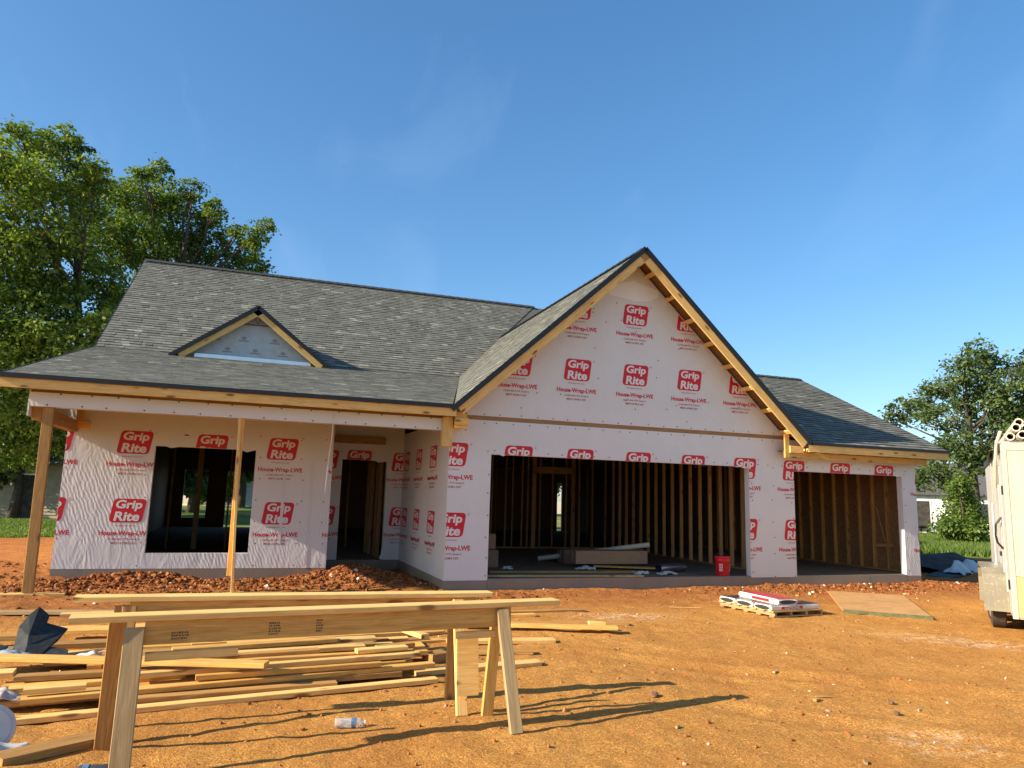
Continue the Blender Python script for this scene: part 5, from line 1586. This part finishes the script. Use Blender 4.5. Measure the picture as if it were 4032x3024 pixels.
tag(sheet('green_net', [[tuple(on_tr(1.6, -0.05, Z1 + 0.13)), tuple(on_tr(2.3, -0.05, Z1 + 0.1))], [tuple(on_tr(1.7, 0.06, Z1 + 0.02)), tuple(on_tr(2.5, 0.08, Z1 - 0.15))]], 6, 6, M['green_edge'], 0.006, 0.03, 50), 'green rag snagged on the trailer roof edge', 'rag')

# ------------------------------------------------------------------ trees
def limb(b, p0, p1, r0, r1, bend, rr):
    p0 = Vector(p0); p1 = Vector(p1); n = 5
    pts = []
    for i in range(n + 1):
        t = i / n
        off = Vector((rr.uniform(-1, 1), rr.uniform(-1, 1), rr.uniform(-.4, .4))) * bend * math.sin(t * math.pi)
        pts.append(p0.lerp(p1, t) + off)
    b.tube(pts, [r0 + (r1 - r0) * i / n for i in range(n + 1)], 8)

def tree(label, base, lobes, leafmat, leaf=0.2, dens=1.0, trunk_r=0.22, name='tree', group='trees around the site', shell=0.55, seed=1, clump=0.21):
    rr = random.Random(seed); rg = np.random.default_rng(seed)
    x0, y0 = base
    z0 = gz(x0, y0)
    t = empty(name, (x0, y0, z0), 0, label, 'tree' if 'shrub' not in name else 'shrub', group)
    b = MB()
    zs = sorted(l[2] for l in lobes)
    ztop = zs[int(len(zs) * 0.85)]
    cxm = sum(l[0] for l in lobes) / len(lobes); cym = sum(l[1] for l in lobes) / len(lobes)
    spine = [Vector((x0, y0, z0 - 0.1)), Vector((x0 + 0.1, y0, z0 + (ztop - z0) * .25)), Vector((x0 * .8 + cxm * .2, y0 * .8 + cym * .2, z0 + (ztop - z0) * .5)), Vector((x0 * .5 + cxm * .5, y0 * .5 + cym * .5, z0 + (ztop - z0) * .78)), Vector((cxm, cym, ztop))]
    b.tube(spine, [trunk_r * 1.35, trunk_r, trunk_r * 0.75, trunk_r * 0.45, trunk_r * 0.12], 10)
    b.build('trunk', M['bark'], t, None, True)
    b = MB()
    for (lx, ly, lz, lr) in lobes:
        k = min(0.95, max(0.2, (lz - z0) / (ztop - z0) * 0.75 - 0.05))
        q = k * 4; i = min(3, int(q)); st = spine[i].lerp(spine[i + 1], q - i)
        limb(b, st, (lx, ly, lz), trunk_r * 0.32, 0.02, 0.25, rr)
        for s in range(3):
            e = Vector((lx, ly, lz)) + Vector((rr.gauss(0, 1), rr.gauss(0, 1), rr.gauss(0, 1))).normalized() * lr * 0.8
            limb(b, Vector((lx, ly, lz)).lerp(st, 0.25), e, 0.03, 0.008, 0.1, rr)
    b.build('limbs', M['bark'], t)
    C = []; Nn = []; tint = []
    for (lx, ly, lz, lr) in lobes:
        ncl = max(7, int(46 * dens * (lr / 1.0) ** 1.75))
        for c in range(ncl):
            d = rg.normal(size=3); d /= np.linalg.norm(d)
            rad = lr * (shell + (0.98 - shell) * rg.random() ** 0.7)
            ctr = np.array([lx, ly, lz]) + d * rad * np.array([1, 1, 0.9])
            nl = int(rg.integers(30, 52))
            sp = clump * (0.6 + 0.8 * rg.random()) * min(1.15, 0.55 + lr * 0.5)
            pts = ctr + rg.normal(size=(nl, 3)) * np.array([sp, sp, sp * 0.55])
            pts[:, 2] -= 0.35 * np.hypot(pts[:, 0] - ctr[0], pts[:, 1] - ctr[1])   # leaf sprays droop outwards
            nn = rg.normal(size=(nl, 3)) * 0.75 + d * 0.45 + np.array([0, 0, 0.75])
            C.append(pts); Nn.append(nn)
            base_t = rg.random()
            tint.append(np.clip(base_t * 0.7 + rg.random(nl) * 0.35, 0, 1))
    C = np.concatenate(C); Nn = np.concatenate(Nn); tint = np.concatenate(tint)
    Nn /= np.linalg.norm(Nn, axis=1)[:, None]
    n = len(C)
    a = np.cross(Nn, rg.normal(size=(n, 3))); a /= np.linalg.norm(a, axis=1)[:, None]
    c = np.cross(Nn, a)
    s = leaf * (0.6 + 0.8 * rg.random((n, 1)))
    v = np.stack([C - a * s * 0.6, C + c * s * 0.32 + Nn * s * 0.06, C + a * s * 0.6, C - c * s * 0.32 + Nn * s * 0.06], 1)
    me = bpy.data.meshes.new('crown')
    me.vertices.add(n * 4); me.vertices.foreach_set('co', v.reshape(-1).astype(np.float32))
    me.loops.add(n * 4); me.loops.foreach_set('vertex_index', np.arange(n * 4, dtype=np.int32))
    me.polygons.add(n); me.polygons.foreach_set('loop_start', np.arange(0, n * 4, 4, dtype=np.int32))
    me.update(calc_edges=True)
    at = me.attributes.new('tint', 'FLOAT', 'POINT')
    at.data.foreach_set('value', np.repeat(tint, 4).astype(np.float32))
    me.materials.append(M[leafmat])
    link(bpy.data.objects.new('crown', me), t)
    return n
T1 = [(-11.7,15.2,13.4,0.46),(-12.3,16.5,13.0,0.74),(-11.2,16.0,13.4,0.62),(-10.8,17.2,14.3,0.53),(-10.3,17.4,14.1,0.37),(-9.3,15.1,12.5,0.49),(-11.2,14.4,11.5,1.17),(-11.1,18.2,13.3,1.44),(-9.7,15.9,12.1,0.81),(-11.0,15.4,10.5,1.72),(-10.4,19.0,12.0,1.02),(-11.7,16.3,9.1,1.78),(-10.7,18.3,9.7,1.77),(-11.1,16.5,7.3,1.89),(-9.9,17.6,8.2,1.4),(-9.9,15.4,5.8,1.5),(-9.1,17.7,7.0,0.97),(-11.8,18.1,5.7,1.66),(-9.0,17.2,5.7,0.95),(-8.7,18.3,8.5,0.65),(-8.8,17.9,9.2,0.65),(-8.5,15.3,7.0,0.59),(-13.4,17.1,11.2,2.18),(-13.0,16.5,8.2,2.35),(-12.4,15.3,5.9,2.04)]
T2L = [(-8.9,21.9,15.2,0.46),(-8.8,26.1,17.3,0.52),(-9.9,23.9,14.9,0.9),(-9.3,25.3,15.2,1.2),(-8.3,26.2,16.0,1.09),(-7.2,25.5,16.2,0.56),(-7.8,26.5,14.7,1.65),(-8.9,23.7,12.9,1.53),(-6.2,26.1,15.2,0.68),(-5.9,24.3,15.0,0.52),(-8.3,26.5,12.9,1.79),(-6.6,26.4,13.8,1.23),(-9.8,22.1,12.9,0.98),(-3.6,22.9,14.0,0.44),(-4.0,23.3,13.5,0.62),(-4.5,27.0,13.8,0.83),(-3.8,24.4,12.3,0.71),(-5.4,25.3,14.1,0.46),(-4.7,23.7,13.8,0.35),(-5.3,24.7,12.5,0.78),(-10.2,23.4,11.8,1.15),(-7,25,10.5,1.8),(-9,25,9.5,1.7),(-5.5,25.5,10.6,1.3)]
T3L = [(-13.6,25.7,5.4,1.93),(-12.6,26.9,5.1,1.27),(-13.6,26.7,3.8,1.7),(-14.2,27.8,2.6,1.31),(-12.8,27.3,3.6,1.0),(-12.2,28.4,3.0,0.88),(-15.2,27.3,4.3,2.18),(-11.7,28.8,5.3,0.88),(-10.6,27.5,4.6,1.4)]
RTL = [(33.2,15.4,9.9,0.8),(31.0,14.6,8.7,1.07),(34.2,15.5,9.3,0.98),(33.0,17.7,8.5,0.99),(32.2,18.3,7.6,0.74),(30.5,18.0,6.9,0.79),(30.6,18.8,6.4,0.58),(30.0,16.1,6.3,0.77),(32.9,17.0,6.8,1.14),(32.7,15.3,7.5,1.27),(32.4,13.7,7.4,1.08),(32.0,12.5,8.1,0.76),(35.0,14.3,9.4,0.65),(34.5,16.0,6.0,1.32),(30.5,14.7,4.9,0.98),(32.3,17.4,4.6,0.81),(33.1,13.6,6.1,0.94),(31.1,14.3,4.1,1.07),(30.4,16.2,3.5,0.7),(32.5,17.0,3.2,0.81),(32.0,18.3,2.9,0.57),(29.1,16.0,3.4,0.45),(34.4,13.4,7.3,1.28),(32.3,12.0,5.5,1.06),(35.0,13.2,8.8,0.97)]
RSL = [(27.7,12.5,2.8,0.33),(28.5,13.3,2.2,0.6),(28.7,13.4,1.3,0.79),(28.0,12.7,0.6,0.77),(29.1,13.0,0.8,0.52),(27.4,12.9,0.3,0.47),(26.8,12.8,0.8,0.38)]
tree('tall leafy tree rising at the outer porch end of the house', (-9.35, 18.2), T1 + [(-10.8,16.8,3.9,1.4),(-9.6,17.5,3.6,1.1),(-12,17,3.6,1.6),(-11.6,18.6,2.9,1.2)], 'leaf', 0.135, 0.85, 0.2, seed=2)
tree('broad tree showing above the main roof ridge', (-7.4, 25.2), T2L, 'leaf', 0.15, 0.85, 0.3, seed=3)
tree('low dark tree shading the sided house', (-13.4, 27.2), T3L, 'leaf_dark', 0.19, 0.8, 0.2, seed=4)
tree('airy tree between the garage and the trailer', (32.6, 15.8), RTL, 'leaf_grey', 0.17, 0.55, 0.22, seed=5, shell=0.35, clump=0.26)
tree('bright green bush growing on the grass beside the airy tree', (28.2, 12.9), RSL, 'leaf_bright', 0.13, 2.2, 0.06, name='shrub', group='shrubs', seed=6, shell=0.3, clump=0.25)
# trees seen through the rear windows
def puff(cx, cy, z, r, n, sd):
    rr = random.Random(sd)
    return [(cx + rr.gauss(0, r * .5), cy + rr.gauss(0, r * .5), z + rr.gauss(0, r * .4), r * rr.uniform(.4, .6)) for _ in range(n)]
tree('shade tree seen through the window of the porch room', (-8.0, 40.5), puff(-8.0, 40.5, 5.2, 3.0, 14, 1), 'leaf_dark', 0.3, 0.8, 0.28, seed=7)
tree('second shade tree seen through the porch room window', (-7.0, 43.0), puff(-7.0, 43, 5.6, 3.0, 14, 2), 'leaf_dark', 0.3, 0.8, 0.26, seed=8)
tree('distant tree seen through the rear door opening', (-4.0, 62), puff(-4.0, 62, 6.0, 4.2, 16, 3), 'leaf', 0.4, 0.6, 0.3, seed=9)
tree('distant tree far behind the garage', (22, 60), puff(22, 60, 5, 4.0, 14, 4), 'leaf', 0.4, 0.6, 0.3, seed=10)
tree('tree standing beyond the sided house', (-26, 46), puff(-26, 46, 6.0, 5.0, 18, 5), 'leaf_dark', 0.4, 0.6, 0.3, seed=11)
tree('tree standing close beside the sided house', (-17.5, 33), puff(-17.5, 33, 7.0, 3.6, 16, 6), 'leaf_dark', 0.3, 0.7, 0.3, seed=12)
tree('tree standing beyond the white house', (66, 36), puff(66, 36, 5.0, 4.5, 16, 7), 'leaf_dark', 0.4, 0.6, 0.3, seed=13)

tree('unseen tree added on the sunward side to shade the sided house', (-23, 30), puff(-23, 30, 4.6, 3.6, 18, 8), 'leaf_dark', 0.3, 0.7, 0.3, seed=14)  # out-of-view tree, added to cast shade on the sided house and lawn
# ------------------------------------------------------------------ far buildings
M['siding'] = plain('shaded_cream_siding', (0.30, 0.255, 0.17), 0.7, 0.12, 3)  # cream darkened so the colour itself carries the shade of the trees
M['white_siding'] = plain('white_siding', (0.78, 0.78, 0.76), 0.6, 0.05, 3)
M['far_roof'] = plain('far_shingles', (0.10, 0.10, 0.105), 0.9, 0.25, 6)
m, nt, bb_ = new_mat('window_glass'); bb_.inputs['Base Color'].default_value = (0.03, 0.04, 0.05, 1); bb_.inputs['Roughness'].default_value = 0.06; M['glass'] = m
def far_house(label, loc, rz, L, D, H, roofh, sid, nclap, doors, cat='house', ov=0.4):
    t = empty('far_house', loc, rz, label, cat, 'houses beyond the site')
    T = W[t.name]
    b = MB(); b.box((-L / 2, -D / 2, 0), (L / 2, D / 2, H)); wall = b.build('wall', M[sid], t, T)
    for k in range(nclap):
        z = H * k / nclap
        b = MB(); b.prism([(-L / 2 - 0.01, -D / 2 - 0.045, z), (-L / 2 - 0.01, -D / 2 - 0.012, z + H / nclap - 0.005), (-L / 2 - 0.01, -D / 2 + 0.001, z + H / nclap - 0.005), (-L / 2 - 0.01, -D / 2 + 0.001, z)], Vector((L + 0.02, 0, 0))); b.build('clapboard', M[sid], wall, T, recalc=True)
    b = MB()
    b.prism([(-L / 2 - ov, -D / 2 - ov, H - 0.1), (-L / 2 - ov, 0, H + roofh), (-L / 2 - ov, D / 2 + ov, H - 0.1), (-L / 2 - ov, D / 2 + ov, H + 0.08), (-L / 2 - ov, 0, H + roofh + 0.2), (-L / 2 - ov, -D / 2 - ov, H + 0.08)], Vector((L + 2 * ov, 0, 0)))
    b.build('roof', M['far_roof'], t, T, recalc=True)
    b = MB(); b.prism([(-L / 2, -D / 2, H), (-L / 2, D / 2, H), (-L / 2, 0, H + roofh - 0.05)], Vector((L, 0, 0))); b.build('gable', M[sid], t, T, recalc=True)
    for (kind, x0, x1, z0, z1) in doors:
        y = -D / 2 - 0.05
        b = MB(); b.box((x0 - 0.08, y - 0.02, z0 - 0.08), (x1 + 0.08, y + 0.03, z0)); b.box((x0 - 0.08, y - 0.02, z1), (x1 + 0.08, y + 0.03, z1 + 0.08)); b.box((x0 - 0.08, y - 0.02, z0), (x0, y + 0.03, z1)); b.box((x1, y - 0.02, z0), (x1 + 0.08, y + 0.03, z1))
        f = b.build(kind, M['white_siding'], t, T)
        pbox('pane' if kind == 'window' else 'door_leaf', (x0, y, z0), (x1, y + 0.02, z1), 'glass' if kind == 'window' else 'tarp', f, T)
    return t
far_house('cream clapboard house in the shade of the trees', (-14.0, 30.5, -0.25), R(-14), 9.5, 6, 2.7, 1.6, 'siding', 18, (('door', 1.6, 2.4, 0.1, 2.1), ('window', -0.6, 0.4, 0.9, 2.0), ('window', -3.6, -2.6, 0.9, 2.0)))
far_house('white house with dark roof behind the airy tree', (42.0, 26.0, -0.1), R(-36), 13, 7, 2.6, 2.0, 'white_siding', 14, (('window', -4.5, -3.3, 0.9, 2.0), ('door', -2.2, -1.3, 0.1, 2.1), ('window', 1.0, 2.4, 0.9, 2.0), ('window', 3.8, 5.0, 0.9, 2.0)))
far_house('pale shed far off seen through the rear door opening', (-2.0, 70.0, -0.2), R(2), 14, 6, 2.8, 1.4, 'white_siding', 10, (('door', -1, 1, 0.1, 2.2),), 'shed')
# brick porch with railing in front of the white house
t = empty('brick_porch', (36.2, 25.3, -0.2), R(-36), 'small red brick porch at the white house', 'porch')
M['brick'] = plain('red_brick', (0.30, 0.12, 0.07), 0.85, 0.3, 14)
T = W[t.name]
pbox('base', (-1.6, -1.0, 0), (1.6, 1.0, 0.6), 'brick', t, T)
for k in range(9): pbox('baluster', (-1.55 + k * 0.38, -0.97, 0.6), (-1.50 + k * 0.38, -0.92, 1.45), 'white_siding', t, T)
pbox('rail', (-1.6, -1.0, 1.45), (1.6, -0.9, 1.52), 'white_siding', t, T)
pbox('step', (-0.6, -1.4, 0), (0.6, -1.0, 0.3), 'brick', t, T)

# ------------------------------------------------------------------ grass
def grass(name, n, sampler, h, label):
    p = sampler(n); n = len(p)
    z = ground_h(p[:, 0], p[:, 1])
    a = rng.random(n) * 6.283; hh = h * (0.4 + 0.9 * rng.random(n)); w = 0.02 + 0.025 * rng.random(n)
    dx = np.cos(a) * w; dy = np.sin(a) * w
    lx = rng.normal(0, 0.35, n) * hh; ly = rng.normal(0, 0.35, n) * hh
    v = np.stack([np.stack([p[:, 0] - dx, p[:, 1] - dy, z - 0.02], -1), np.stack([p[:, 0] + dx, p[:, 1] + dy, z - 0.02], -1), np.stack([p[:, 0] + lx, p[:, 1] + ly, z + hh], -1)], 1)
    me = bpy.data.meshes.new(name)
    me.vertices.add(n * 3); me.vertices.foreach_set('co', v.reshape(-1).astype(np.float32))
    me.loops.add(n * 3); me.loops.foreach_set('vertex_index', np.arange(n * 3, dtype=np.int32))
    me.polygons.add(n); me.polygons.foreach_set('loop_start', np.arange(0, n * 3, 3, dtype=np.int32))
    me.update(calc_edges=True)
    at = me.attributes.new('tint', 'FLOAT', 'POINT'); at.data.foreach_set('value', np.repeat(rng.random(n), 3).astype(np.float32))
    me.materials.append(M['leaf_bright'])
    return tag(link(bpy.data.objects.new(name, me)), label, kind='stuff')
def samp(cx, cy, rx, ry):
    def f(n):
        p = np.stack([rng.uniform(cx - rx, cx + rx, n), rng.uniform(cy - ry, cy + ry, n)], -1)
        d = np.hypot(p[:, 0] - 2.5, p[:, 1] + 2) / 20.5 + 0.10 * (vnoise(p[:, 0], p[:, 1], 0.3, 3) - 0.5)
        return p[d > 1.0]
    return f
grass('tall_grass', 90000, samp(29, 13, 9, 9), 0.26, 'tall green grass beyond the garage side')
grass('lawn_grass', 60000, samp(-12, 21, 6, 7), 0.10, 'short lawn grass beyond the porch end')
